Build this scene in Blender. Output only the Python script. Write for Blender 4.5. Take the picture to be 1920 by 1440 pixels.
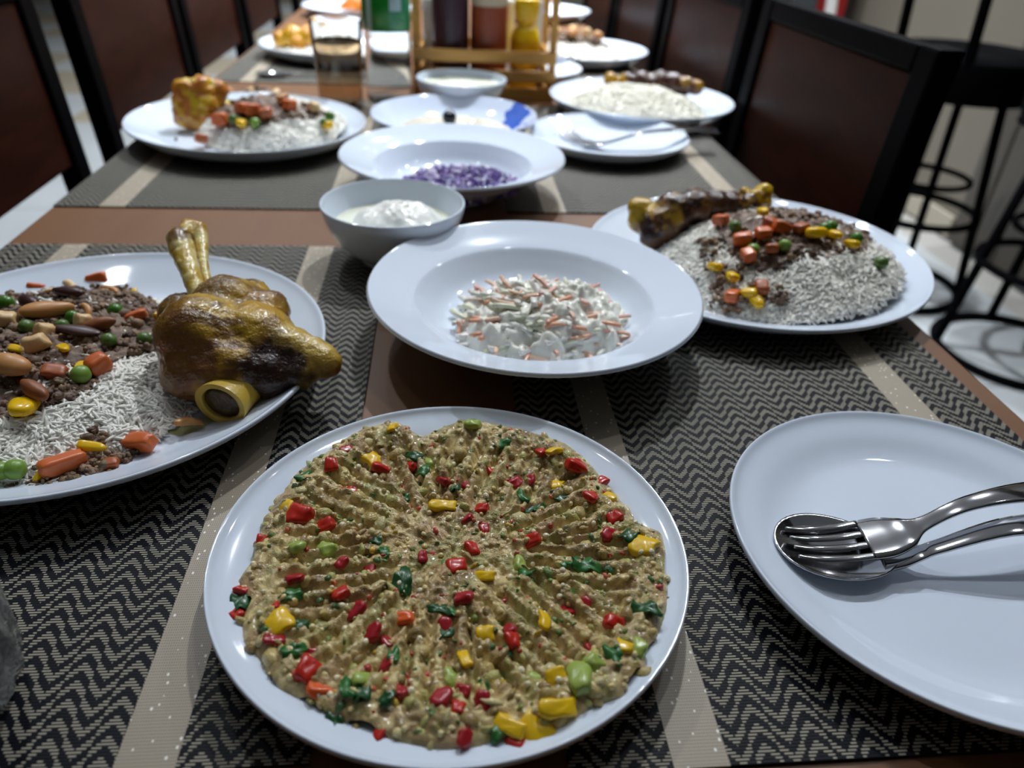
import bpy, bmesh, math, random
import numpy as np
from mathutils import Vector, Matrix, Euler

for o in list(bpy.data.objects):
    bpy.data.objects.remove(o)
SC = bpy.context.scene
COL = SC.collection
RND = random.Random(7)
NR = np.random.default_rng(11)
PI = math.pi

# ------------------------------------------------------------------ camera
# table top is z = 0, the table runs along +Y, the floor is 0.75 m below
cam_d = bpy.data.cameras.new('camera')
cam = bpy.data.objects.new('camera', cam_d)
COL.objects.link(cam)
SC.camera = cam
_r = Vector((0.9959062, -0.0797370, 0.0425776))
_u = Vector((0.0080998, 0.5478539, 0.8365348))
_f = Vector((0.0900290, 0.8327654, -0.5462569))
cam.matrix_world = Matrix(((_r.x, _u.x, -_f.x, 0), (_r.y, _u.y, -_f.y, 0), (_r.z, _u.z, -_f.z, 0.252), (0, 0, 0, 1)))
cam_d.sensor_width = 36.0
cam_d.lens = 1389.84 / 1920 * 36
cam_d.clip_start = 0.02
cam_d.clip_end = 60
cam_d.dof.use_dof = True
cam_d.dof.focus_distance = 0.345
cam_d.dof.aperture_fstop = 7.0
cam_d.dof.aperture_blades = 0

# ------------------------------------------------------------------ world, exposure
W = bpy.data.worlds.new('world')
SC.world = W
W.use_nodes = True
W.node_tree.nodes['Background'].inputs[0].default_value = (0.80, 0.88, 1.0, 1)
W.node_tree.nodes['Background'].inputs[1].default_value = 0.08
SC.view_settings.view_transform = 'Standard'
SC.view_settings.look = 'None'
SC.view_settings.gamma = 1.0
SC.view_settings.use_curve_mapping = False
SC.view_settings.exposure = 0.27

# ------------------------------------------------------------------ lamps (bulbs of the ceiling downlights)
CEIL = 1.95
LIGHT_XY = [(x, y) for y in (1.0, 2.0, 3.2, 4.5, 5.9, 7.3) for x in (-0.75, 0.42, 1.4)]
LAMP_W = 15.0
def lamp(x, y):
    d = bpy.data.lights.new('downlight_bulb', 'AREA')
    d.shape = 'DISK'
    d.size = 0.085
    d.energy = LAMP_W * (1.25 if abs(x) < 0.5 else 0.55) * (0.10 if y < 1.5 else 1.45)
    d.color = (0.90, 0.95, 1.0)
    d.spread = math.radians(116)
    o = bpy.data.objects.new('downlight_bulb', d)
    o.location = (x, y, CEIL - 0.012)
    COL.objects.link(o)
for _x, _y in LIGHT_XY:
    lamp(_x, _y)

# ------------------------------------------------------------------ tagging helpers
def tag(o, label=None, cat=None, group=None, kind=None):
    if label: o['label'] = label
    if cat: o['category'] = cat
    if group: o['group'] = group
    if kind: o['kind'] = kind
    return o
def empty(name, loc=(0, 0, 0), rz=0.0, label=None, cat=None, group=None):
    o = bpy.data.objects.new(name, None)
    o.location = loc
    o.rotation_euler = (0, 0, rz)
    o.empty_display_size = 0.05
    COL.objects.link(o)
    return tag(o, label, cat, group)
def link(name, me, mat=None, parent=None, loc=None, rot=None, sc=None):
    o = bpy.data.objects.new(name, me)
    COL.objects.link(o)
    if mat is not None and len(me.materials) == 0:
        me.materials.append(mat)
    if parent is not None: o.parent = parent
    if loc is not None: o.location = loc
    if rot is not None: o.rotation_euler = rot
    if sc is not None: o.scale = sc
    return o
def copy_tree(o, parent=None):
    c = o.copy()
    COL.objects.link(c)
    if parent is not None: c.parent = parent
    for ch in list(o.children):
        copy_tree(ch, c)
    return c

# ------------------------------------------------------------------ mesh helpers
def np_mesh(name, V, F, smooth=True, cols=None):
    """V (n,3) floats, F list/array of equal or mixed faces"""
    me = bpy.data.meshes.new(name)
    V = np.asarray(V, np.float32)
    if isinstance(F, np.ndarray):
        tot = np.full(len(F), F.shape[1], np.int32)
        flat = F.astype(np.int32).ravel()
    else:
        tot = np.array([len(f) for f in F], np.int32)
        flat = np.concatenate([np.asarray(f, np.int32) for f in F]) if len(F) else np.zeros(0, np.int32)
    me.vertices.add(len(V)); me.vertices.foreach_set('co', V.ravel())
    me.loops.add(len(flat)); me.loops.foreach_set('vertex_index', flat)
    me.polygons.add(len(tot))
    st = np.zeros(len(tot), np.int32); st[1:] = np.cumsum(tot)[:-1]
    me.polygons.foreach_set('loop_start', st)
    me.polygons.foreach_set('loop_total', tot)
    me.polygons.foreach_set('use_smooth', np.full(len(tot), smooth, bool))
    me.update(calc_edges=True)
    if cols is not None:
        a = me.color_attributes.new('Col', 'FLOAT_COLOR', 'POINT')
        c = np.ones((len(V), 4), np.float32); c[:, :3] = cols
        a.data.foreach_set('color', c.ravel())
    me.validate()
    return me
def bm_mesh(bm, name, smooth=False):
    me = bpy.data.meshes.new(name)
    bmesh.ops.recalc_face_normals(bm, faces=bm.faces)
    bm.to_mesh(me); bm.free()
    if smooth:
        me.polygons.foreach_set('use_smooth', np.ones(len(me.polygons), bool))
    return me
def lathe(prof, seg=96, name='lathe', sx=1.0, sy=1.0, smooth=True):
    """closed outline of (r, z); points with r = 0 become poles"""
    V, F, idx = [], [], []
    a = np.linspace(0, 2 * PI, seg, endpoint=False)
    for r, z in prof:
        if r <= 1e-7:
            idx.append([len(V)]); V.append((0, 0, z))
        else:
            b = len(V)
            idx.append(list(range(b, b + seg)))
            V += [(r * math.cos(t) * sx, r * math.sin(t) * sy, z) for t in a]
    n = len(prof)
    for i in range(n - 1):
        A, B = idx[i], idx[i + 1]
        for k in range(seg):
            k2 = (k + 1) % seg
            if len(A) == 1 and len(B) == 1: continue
            if len(A) == 1: F.append((A[0], B[k2], B[k]))
            elif len(B) == 1: F.append((A[k], A[k2], B[0]))
            else: F.append((A[k], A[k2], B[k2], B[k]))
    bm = bmesh.new()
    vs = [bm.verts.new(v) for v in V]
    for f in F:
        bm.faces.new([vs[i] for i in f])
    return bm_mesh(bm, name, smooth)
def smooth_prof(P, n=6):
    """Catmull-Rom resampling of an outline"""
    P = [P[0]] + list(P) + [P[-1]]
    out = []
    for i in range(1, len(P) - 2):
        p0, p1, p2, p3 = map(np.array, P[i - 1:i + 3])
        for t in np.linspace(0, 1, n, endpoint=False):
            q = 0.5 * (2 * p1 + (p2 - p0) * t + (2 * p0 - 5 * p1 + 4 * p2 - p3) * t * t + (3 * p1 - p0 - 3 * p2 + p3) * t ** 3)
            out.append((max(0.0, float(q[0])), float(q[1])))
    out.append(tuple(P[-2]))
    out[0] = tuple(P[1])
    return out
def box_bm(bm, c, s, bevel=0.0, rot=None):
    m = Matrix.Translation(Vector(c))
    if rot is not None: m = m @ Euler(rot).to_matrix().to_4x4()
    m = m @ Matrix.Diagonal((s[0], s[1], s[2], 1))
    r = bmesh.ops.create_cube(bm, size=1.0, matrix=m)
    if bevel > 0:
        es = list({e for v in r['verts'] for e in v.link_edges})
        bmesh.ops.bevel(bm, geom=es, offset=bevel, segments=2, profile=0.5, affect='EDGES')
def box(name, c, s, mat, parent=None, bevel=0.0, rot=None):
    bm = bmesh.new(); box_bm(bm, (0, 0, 0), s, bevel)
    return link(name, bm_mesh(bm, name), mat, parent, c, rot)
def tube(path, radii, seg=12, closed=False, flat=None, name='tube', caps=True):
    """swept tube; radii scalar/list; flat = list of (w, h) half sizes for an elliptic section"""
    P = [Vector(p) for p in path]
    n = len(P)
    V, F = [], []
    up = Vector((0, 0, 1))
    prevx = None
    for i, p in enumerate(P):
        if closed: t = P[(i + 1) % n] - P[(i - 1) % n]
        else: t = P[min(i + 1, n - 1)] - P[max(i - 1, 0)]
        t.normalize()
        ref = up if abs(t.z) < 0.95 else Vector((0, 1, 0))
        if prevx is None: x = t.cross(ref).normalized()
        else: x = (prevx - t * prevx.dot(t)).normalized()
        prevx = x
        y = x.cross(t).normalized()
        if flat is not None: w, h = flat[i]
        else:
            w = h = radii[i] if hasattr(radii, '__len__') else radii
        for k in range(seg):
            a = 2 * PI * k / seg
            V.append(p + x * (w * math.cos(a)) + y * (h * math.sin(a)))
    for i in range(n if closed else n - 1):
        j = (i + 1) % n
        for k in range(seg):
            k2 = (k + 1) % seg
            F.append((i * seg + k, i * seg + k2, j * seg + k2, j * seg + k))
    if not closed and caps:
        F.append(tuple(range(seg - 1, -1, -1)))
        F.append(tuple((n - 1) * seg + k for k in range(seg)))
    bm = bmesh.new()
    vs = [bm.verts.new(v) for v in V]
    for f in F: bm.faces.new([vs[i] for i in f])
    return bm_mesh(bm, name, True)
def beam_bm(bm, p0, p1, w, d, bevel=0.003):
    """square bar from p0 to p1, w along Y, d along X, horizontal ends"""
    vs = []
    for p in (p0, p1):
        for sx, sy in ((-1, -1), (1, -1), (1, 1), (-1, 1)):
            vs.append(bm.verts.new((p[0] + sx * d / 2, p[1] + sy * w / 2, p[2])))
    fs = [(3, 2, 1, 0), (4, 5, 6, 7), (0, 1, 5, 4), (1, 2, 6, 5), (2, 3, 7, 6), (3, 0, 4, 7)]
    for f in fs: bm.faces.new([vs[i] for i in f])
    if bevel:
        es = list({e for v in vs for e in v.link_edges})
        bmesh.ops.bevel(bm, geom=es, offset=bevel, segments=2, profile=0.5, affect='EDGES')

# ------------------------------------------------------------------ value noise in numpy
def vnoise(P, freq, seed=0):
    P = np.asarray(P, np.float64) * freq + seed * 17.31
    I = np.floor(P).astype(np.int64); f = P - I
    f = f * f * (3 - 2 * f)
    def h(i, j, k):
        n = (i * 374761393 + j * 668265263 + k * 2147483647 + seed * 1274126177) & 0xffffffff
        n = ((n ^ (n >> 13)) * 1274126177) & 0xffffffff
        n = ((n ^ (n >> 16)) * 2246822519) & 0xffffffff
        return ((n ^ (n >> 15)) & 0xffffff) / float(0xffffff)
    r = 0
    for a in (0, 1):
        for b in (0, 1):
            for c in (0, 1):
                w = (f[:, 0] if a else 1 - f[:, 0]) * (f[:, 1] if b else 1 - f[:, 1]) * (f[:, 2] if c else 1 - f[:, 2])
                r = r + w * h(I[:, 0] + a, I[:, 1] + b, I[:, 2] + c)
    return r
def fbm(P, freq, oct=3, seed=0):
    s, a, t = 0, 1.0, 0
    for i in range(oct):
        s = s + a * vnoise(P, freq * 2 ** i, seed + i); t += a; a *= 0.5
    return s / t
def sstep(a, b, x):
    t = np.clip((x - a) / (b - a), 0, 1)
    return t * t * (3 - 2 * t)

# ------------------------------------------------------------------ materials
def new_mat(name):
    m = bpy.data.materials.new(name); m.use_nodes = True
    return m, m.node_tree, m.node_tree.nodes['Principled BSDF']
def lin(r, g, b):
    f = lambda c: ((c / 255 + 0.055) / 1.055) ** 2.4 if c > 10 else c / 255 / 12.92
    return (f(r), f(g), f(b))
def simple(name, col, rough=0.5, metal=0.0, spec=0.5, noise=0.0, nscale=30, bump=0.0, bscale=200, coat=0.0, trans=0.0, ior=1.5, sss=0.0):
    m, nt, p = new_mat(name)
    N, L = nt.nodes, nt.links
    p.inputs['Base Color'].default_value = (*col, 1)
    p.inputs['Roughness'].default_value = rough
    p.inputs['Metallic'].default_value = metal
    p.inputs['Specular IOR Level'].default_value = spec
    p.inputs['Coat Weight'].default_value = coat
    p.inputs['Transmission Weight'].default_value = trans
    p.inputs['IOR'].default_value = ior
    if sss:
        p.inputs['Subsurface Weight'].default_value = sss
        p.inputs['Subsurface Radius'].default_value = (0.004, 0.003, 0.002)
        p.inputs['Subsurface Scale'].default_value = 1.0
    if noise or bump:
        tc = N.new('ShaderNodeTexCoord')
        if noise:
            n = N.new('ShaderNodeTexNoise'); n.inputs['Scale'].default_value = nscale; n.inputs['Detail'].default_value = 4
            r = N.new('ShaderNodeValToRGB')
            r.color_ramp.elements[0].position = 0.3; r.color_ramp.elements[1].position = 0.7
            r.color_ramp.elements[0].color = (*[c * (1 - noise) for c in col], 1)
            r.color_ramp.elements[1].color = (*[min(1, c * (1 + noise)) for c in col], 1)
            L.new(tc.outputs['Object'], n.inputs['Vector']); L.new(n.outputs['Fac'], r.inputs['Fac']); L.new(r.outputs['Color'], p.inputs['Base Color'])
        if bump:
            n2 = N.new('ShaderNodeTexNoise'); n2.inputs['Scale'].default_value = bscale; n2.inputs['Detail'].default_value = 3
            b = N.new('ShaderNodeBump'); b.inputs['Strength'].default_value = bump; b.inputs['Distance'].default_value = 0.001
            L.new(tc.outputs['Object'], n2.inputs['Vector']); L.new(n2.outputs['Fac'], b.inputs['Height']); L.new(b.outputs['Normal'], p.inputs['Normal'])
    return m
def vcol(name, rough=0.45, spec=0.5, bump=0.0, bscale=900, sss=0.0, coat=0.0):
    m, nt, p = new_mat(name)
    N, L = nt.nodes, nt.links
    a = N.new('ShaderNodeVertexColor'); a.layer_name = 'Col'
    L.new(a.outputs['Color'], p.inputs['Base Color'])
    p.inputs['Roughness'].default_value = rough
    p.inputs['Specular IOR Level'].default_value = spec
    p.inputs['Coat Weight'].default_value = coat
    p.inputs['Coat Roughness'].default_value = 0.15
    if sss:
        p.inputs['Subsurface Weight'].default_value = sss
        p.inputs['Subsurface Radius'].default_value = (0.003, 0.002, 0.001)
        p.inputs['Subsurface Scale'].default_value = 1.0
    if bump:
        tc = N.new('ShaderNodeTexCoord')
        n2 = N.new('ShaderNodeTexNoise'); n2.inputs['Scale'].default_value = bscale; n2.inputs['Detail'].default_value = 3
        b = N.new('ShaderNodeBump'); b.inputs['Strength'].default_value = bump; b.inputs['Distance'].default_value = 0.0008
        L.new(tc.outputs['Object'], n2.inputs['Vector']); L.new(n2.outputs['Fac'], b.inputs['Height']); L.new(b.outputs['Normal'], p.inputs['Normal'])
    return m
def wood(name, c1, c2, rough=0.4, scale=(6, 1.2, 6), spec=0.5, coat=0.0):
    m, nt, p = new_mat(name)
    N, L = nt.nodes, nt.links
    tc = N.new('ShaderNodeTexCoord'); mp = N.new('ShaderNodeMapping'); mp.inputs['Scale'].default_value = scale
    n = N.new('ShaderNodeTexNoise'); n.inputs['Scale'].default_value = 3; n.inputs['Detail'].default_value = 6; n.inputs['Distortion'].default_value = 0.6
    r = N.new('ShaderNodeValToRGB')
    r.color_ramp.elements[0].position = 0.32; r.color_ramp.elements[0].color = (*c1, 1)
    r.color_ramp.elements[1].position = 0.7; r.color_ramp.elements[1].color = (*c2, 1)
    L.new(tc.outputs['Object'], mp.inputs['Vector']); L.new(mp.outputs['Vector'], n.inputs['Vector'])
    L.new(n.outputs['Fac'], r.inputs['Fac']); L.new(r.outputs['Color'], p.inputs['Base Color'])
    p.inputs['Roughness'].default_value = rough; p.inputs['Specular IOR Level'].default_value = spec
    p.inputs['Coat Weight'].default_value = coat
    return m

PORC = simple('white_porcelain', (0.74, 0.82, 0.94), rough=0.07, spec=0.5)
BLACKWOOD = simple('black_painted_wood', (0.0022, 0.0022, 0.0032), rough=0.5, spec=0.03)
REDWOOD = wood('dark_red_brown_wood', lin(42, 18, 12), lin(56, 26, 17), rough=0.38, scale=(4, 4, 14), spec=0.06)
TABLEW = wood('brown_table_laminate', lin(112, 74, 44), lin(118, 79, 47), rough=0.40, scale=(14, 3, 14))
BAMBOO = wood('bamboo', lin(190, 138, 62), lin(210, 160, 80), rough=0.45, scale=(3, 30, 30))
STEEL = simple('polished_steel', (0.52, 0.52, 0.54), rough=0.09, metal=1.0)
BLACKMETAL = simple('black_metal', (0.002, 0.002, 0.0025), rough=0.7, spec=0.015)
GLASS = simple('clear_glass', (0.93, 0.97, 1.0), rough=0.0, trans=0.93, ior=1.42, coat=0.5)
PET = simple('clear_plastic', (0.96, 0.98, 0.99), rough=0.03, trans=1.0, ior=1.16)
WATER = simple('water', (0.97, 0.98, 0.99), rough=0.0, trans=1.0, ior=1.10)
TEA = simple('pale_tea', (0.58, 0.41, 0.25), rough=0.0, trans=1.0, ior=1.03)
THIN = simple('thin_glass', (0.97, 0.98, 0.99), rough=0.0, trans=1.0, ior=1.05, coat=0.5)
RICE_M = vcol('rice_grains', rough=0.4, spec=0.45)
MINCE_M = vcol('minced_meat', rough=0.5, spec=0.5, bump=0.5, bscale=1800)
MEAT_M = vcol('roasted_meat', rough=0.22, spec=0.5, bump=0.9, bscale=650, coat=0.3)
BONE_M = vcol('bone', rough=0.28, spec=0.5, bump=0.25, bscale=700)
NLP = [(-0.264, 0.4245), (-0.1996, 0.42), (-0.217, 0.4038), (-0.1894, 0.3811), (-0.1738, 0.3896), (-0.2355, 0.3884), (-0.2179, 0.3918), (-0.1914, 0.3467), (-0.2018, 0.2871), (-0.2081, 0.2855)]
NLC = [(-0.1756, 0.4258), (-0.2082, 0.3687), (-0.23, 0.3659), (-0.1952, 0.3563), (-0.2161, 0.4883), (-0.209, 0.3196), (-0.1745, 0.3053), (-0.1918, 0.2885)]
NLR = [(-0.2798, 0.4879), (-0.245, 0.5017), (-0.1867, 0.4168), (-0.1863, 0.3563), (-0.2041, 0.3462), (-0.1835, 0.2938), (-0.1552, 0.3126), (-0.1633, 0.2963)]
NLN = [(-0.2587, 0.4897), (-0.2224, 0.4691), (-0.2131, 0.4132), (-0.2099, 0.4), (-0.2213, 0.3688), (-0.2236, 0.3837), (-0.249, 0.3958), (-0.2553, 0.4583), (-0.1349, 0.328)]
NLA = [(-0.2312, 0.4055), (-0.1984, 0.3939), (-0.2081, 0.3865), (-0.2243, 0.3445), (-0.2461, 0.4159), (-0.2354, 0.4414), (-0.2068, 0.3292)]
NLM = [(-0.3394, 0.4739), (-0.2833, 0.4498), (-0.2873, 0.4945), (-0.2625, 0.4947), (-0.2457, 0.5078), (-0.2194, 0.495), (-0.1858, 0.4501), (-0.1684, 0.4143), (-0.165, 0.3858), (-0.1776, 0.3726), (-0.1845, 0.3607), (-0.184, 0.3469), (-0.188, 0.3317), (-0.1973, 0.326), (-0.2094, 0.3154), (-0.2399, 0.3072)]
NLM2 = [(-0.1771, 0.3093), (-0.1733, 0.3099), (-0.1773, 0.2965), (-0.1735, 0.2997), (-0.1668, 0.2985), (-0.1642, 0.3017), (-0.1597, 0.3058), (-0.1979, 0.2899), (-0.1944, 0.2894), (-0.1849, 0.2874), (-0.1787, 0.2872), (-0.1673, 0.2928), (-0.1683, 0.3081)]
NLRICE = [(-0.2412, 0.3103), (-0.2181, 0.3129), (-0.1961, 0.3262), (-0.1868, 0.3358), (-0.1845, 0.3607), (-0.165, 0.3858), (-0.1502, 0.3612), (-0.1429, 0.3453), (-0.1494, 0.3246), (-0.1631, 0.3104), (-0.1747, 0.3007), (-0.1882, 0.2909), (-0.2085, 0.2837), (-0.2352, 0.2828)]
ROR = [(0.2185, 0.5472), (0.286, 0.6668), (0.2385, 0.5093), (0.2532, 0.5124), (0.2231, 0.5086), (0.239, 0.4905), (0.2219, 0.4905), (0.2474, 0.5226), (0.2669, 0.5096), (0.2047, 0.4628), (0.2243, 0.4612)]
ROC = [(0.3049, 0.6733), (0.2503, 0.5434), (0.2751, 0.5027), (0.292, 0.5038), (0.3018, 0.4959), (0.1989, 0.4917), (0.2077, 0.4773), (0.2156, 0.4604), (0.2196, 0.4529)]
ROP = [(0.2244, 0.5299), (0.2489, 0.4926), (0.2269, 0.4952), (0.2872, 0.5128), (0.3115, 0.5075), (0.3236, 0.4859), (0.294, 0.5176)]
ROM = [(0.2182, 0.5592), (0.2772, 0.6737), (0.2961, 0.6818), (0.3313, 0.6612), (0.3682, 0.6483), (0.3774, 0.6025), (0.3211, 0.5033), (0.2982, 0.4907), (0.2731, 0.4796), (0.2499, 0.4809), (0.2375, 0.4774), (0.2212, 0.4864), (0.2141, 0.5023), (0.2131, 0.5264)]
ROM2 = [(0.2059, 0.5286), (0.2077, 0.5141), (0.2016, 0.5049), (0.2034, 0.4972), (0.207, 0.489), (0.214, 0.4874), (0.1992, 0.4775), (0.2014, 0.4701), (0.1978, 0.4692), (0.2076, 0.4662), (0.21, 0.4596), (0.2036, 0.462), (0.2298, 0.4619), (0.2354, 0.4544), (0.2219, 0.4669)]
LOM = [(-0.3064, 1.0676), (-0.297, 1.1173), (-0.2664, 1.1452), (-0.2257, 1.126), (-0.1726, 0.9063), (-0.1493, 0.9169), (-0.1256, 0.9156), (-0.1405, 0.8915), (-0.1728, 0.8728), (-0.1941, 0.8595), (-0.2291, 0.8579), (-0.2595, 0.8886)]
LORED = [(-0.2237, 0.8807), (-0.2109, 0.8755), (-0.1954, 0.8691), (-0.1719, 0.8886), (-0.247, 0.8739)]
LONUT = [(-0.3027, 1.0527), (-0.2862, 1.0857), (-0.262, 1.0885), (-0.2369, 1.0509), (-0.2254, 1.0832), (-0.1826, 0.9022), (-0.1474, 0.9018)]
LOGRN = [(-0.2759, 1.026), (-0.2305, 0.8671), (-0.2053, 0.8562), (-0.1297, 0.8986), (-0.1338, 0.8805)]
LOYEL = [(-0.2773, 1.0172), (-0.2201, 0.8572), (-0.1308, 0.8789)]
B_RED = [(-0.049, 0.2957), (-0.0553, 0.2834), (-0.0313, 0.2858), (-0.0446, 0.2713), (-0.0178, 0.2875), (-0.0649, 0.252), (-0.0794, 0.2376), (-0.0531, 0.2465), (-0.0612, 0.2144), (-0.0436, 0.2232), (-0.0423, 0.2067), (-0.0326, 0.2227), (-0.01, 0.2264), (0.0046, 0.2213), (0.0166, 0.2555), (0.0093, 0.2478), (0.017, 0.2424), (0.0117, 0.2319), (0.0339, 0.2748), (0.0228, 0.2853), (0.0409, 0.2736), (0.0069, 0.2032), (-0.0359, 0.1997), (-0.0181, 0.1956), (-0.0225, 0.184), (-0.0282, 0.1866), (-0.0671, 0.201), (-0.0641, 0.1847), (-0.0499, 0.1799), (-0.0499, 0.1703), (-0.0443, 0.1631), (-0.0225, 0.1751), (-0.017, 0.1612), (-0.0006, 0.1891), (0.0238, 0.1861), (0.0249, 0.1805), (0.0475, 0.1967), (0.0558, 0.1984), (0.0639, 0.1843), (0.0541, 0.1786), (0.0053, 0.16), (-0.0026, 0.1568), (0.0126, 0.1545), (0.0038, 0.1524), (0.0058, 0.1421), (-0.0229, 0.1469), (0.0231, 0.1426), (0.064, 0.2801), (0.0757, 0.2706), (0.0683, 0.2584), (0.0482, 0.2921), (0.0761, 0.2464), (0.0716, 0.2354), (-0.0008, 0.2769), (0.0099, 0.2697), (-0.0816, 0.2118), (-0.0814, 0.1997), (0.0381, 0.2341)]
B_GRN = [(0.0272, 0.3014), (0.0417, 0.2574), (0.0359, 0.2613), (0.0546, 0.2645), (-0.0105, 0.2822), (-0.0147, 0.2927), (-0.0667, 0.2758), (-0.031, 0.2391), (-0.0264, 0.2294), (-0.0178, 0.2119), (0.0326, 0.2142), (0.0803, 0.2309), (0.0592, 0.2184), (0.0693, 0.2172), (0.0503, 0.2202), (-0.0819, 0.2063), (-0.0613, 0.2054), (-0.0554, 0.191), (-0.035, 0.1615), (-0.0293, 0.1602), (-0.0558, 0.1779), (-0.0032, 0.1976), (0.0031, 0.198), (-0.015, 0.1691), (0.0144, 0.1628), (0.022, 0.1759), (0.061, 0.1694), (0.0782, 0.1914), (0.0495, 0.2028), (-0.0006, 0.186), (-0.0197, 0.1773), (-0.0385, 0.1531), (0.017, 0.1443), (-0.0209, 0.1567), (-0.0464, 0.254), (0.0042, 0.2708), (-0.0189, 0.2658)]
B_YEL = [(-0.0268, 0.3118), (-0.0358, 0.2943), (-0.0015, 0.2579), (-0.0639, 0.1914), (0.0548, 0.2908), (0.0539, 0.2733), (0.0763, 0.26), (0.0851, 0.2259), (0.016, 0.2152), (0.0145, 0.1841), (0.0375, 0.1893), (0.0659, 0.1738), (0.0207, 0.1461), (0.0287, 0.1442), (0.0377, 0.1506), (0.0387, 0.1621), (0.0066, 0.1743), (-0.0724, 0.2584)]
B_LG = [(0.0139, 0.3132), (-0.0634, 0.2315), (0.0007, 0.1684), (0.0472, 0.1611), (0.0536, 0.1669), (-0.0298, 0.1655), (-0.0087, 0.2925), (0.0323, 0.1646), (0.0708, 0.173), (0.0311, 0.2217), (-0.0513, 0.2326)]
B_OUT = [(-3.114, 0.0851), (-2.982, 0.088), (-2.841, 0.0852), (-2.729, 0.0886), (-2.614, 0.0903), (-2.5, 0.0883), (-2.371, 0.0906), (-2.243, 0.088), (-2.08, 0.0878), (-1.986, 0.0874), (-1.893, 0.0878), (-1.761, 0.0893), (-1.639, 0.0912), (-1.523, 0.0914), (-1.377, 0.0893), (-1.194, 0.0921), (-1.02, 0.0919), (-0.916, 0.0968), (-0.766, 0.0959), (-0.677, 0.0936), (-0.542, 0.0931), (-0.358, 0.0929), (-0.201, 0.092), (0.037, 0.0939), (0.144, 0.0857), (0.366, 0.0855), (0.563, 0.087), (0.745, 0.0905), (0.868, 0.0922), (1.121, 0.0914), (1.269, 0.0915), (1.461, 0.0931), (1.618, 0.0881), (1.757, 0.0827), (1.886, 0.0957), (2.07, 0.096), (2.291, 0.0919), (2.407, 0.0907), (2.52, 0.0908), (2.742, 0.0875), (2.946, 0.0861)]
SH = [(-0.1347, 0.3758, 0.036, 0.0271), (-0.1289, 0.4079, 0.036, 0.0237), (-0.1073, 0.3774, 0.035, 0.0237), (-0.0882, 0.3687, 0.033, 0.0157), (-0.0731, 0.3649, 0.031, 0.0117), (-0.0656, 0.3607, 0.03, 0.0075), (-0.0973, 0.3574, 0.026, 0.0154), (-0.1406, 0.3548, 0.028, 0.0146), (-0.119, 0.4216, 0.038, 0.0151), (-0.1563, 0.4103, 0.034, 0.0135), (-0.1152, 0.3568, 0.03, 0.0182), (-0.1433, 0.4259, 0.042, 0.0099), (-0.0809, 0.3556, 0.027, 0.0101), (-0.107, 0.4079, 0.036, 0.0155), (-0.1264, 0.3546, 0.028, 0.0164)]
SHB1 = [(-0.1416, 0.3975, 0.045, 0.0047), (-0.1477, 0.4148, 0.052, 0.0054), (-0.155, 0.4303, 0.057, 0.0062), (-0.1625, 0.4477, 0.061, 0.0077), (-0.1664, 0.4567, 0.064, 0.0077)]
SHB2 = [(-0.1384, 0.4057, 0.046, 0.0025), (-0.1426, 0.4206, 0.051, 0.0026), (-0.1479, 0.4384, 0.057, 0.003), (-0.1538, 0.4584, 0.062, 0.0044), (-0.157, 0.4681, 0.066, 0.0055), (-0.1636, 0.47, 0.067, 0.0052), (-0.1635, 0.4564, 0.067, 0.004)]
SHC = [(-0.1043, 0.3566, 0.03, 0.01), (-0.1157, 0.3383, 0.022, 0.0109)]
SF = [(0.244, 1.13, 0.039, 0.0109), (0.268, 1.13, 0.039, 0.0125), (0.29, 1.125, 0.039, 0.0155), (0.313, 1.12, 0.039, 0.0171), (0.333, 1.115, 0.038, 0.0162), (0.35, 1.11, 0.038, 0.0139), (0.364, 1.105, 0.037, 0.0116)]
CH = [(-0.297, 0.935, 0.049, 0.0149), (-0.279, 0.94, 0.052, 0.0162), (-0.263, 0.945, 0.051, 0.0107), (-0.299, 0.93, 0.037, 0.0162), (-0.28, 0.935, 0.036, 0.0188), (-0.298, 0.925, 0.024, 0.015), (-0.281, 0.92, 0.019, 0.0137), (-0.276, 0.915, 0.012, 0.0087), (-0.307, 0.93, 0.03, 0.0087), (-0.267, 0.94, 0.038, 0.0113)]
CF = [(-0.278, 1.44, 0.03, 0.0168), (-0.259, 1.44, 0.035, 0.0205), (-0.236, 1.44, 0.034, 0.0205), (-0.218, 1.44, 0.031, 0.0168), (-0.249, 1.43, 0.024, 0.0186)]
SR = [(0.164, 0.59, 0.04, 0.0107), (0.163, 0.585, 0.031, 0.0099), (0.18, 0.575, 0.032, 0.0168), (0.191, 0.58, 0.04, 0.0177), (0.208, 0.585, 0.044, 0.016), (0.227, 0.588, 0.044, 0.0135), (0.244, 0.59, 0.045, 0.0117), (0.259, 0.593, 0.044, 0.01), (0.173, 0.57, 0.025, 0.0124)]
SRK = [(0.265, 0.595, 0.048, 0.0077), (0.273, 0.6, 0.053, 0.0073), (0.272, 0.595, 0.044, 0.0082), (0.258, 0.605, 0.05, 0.0055)]
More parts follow.
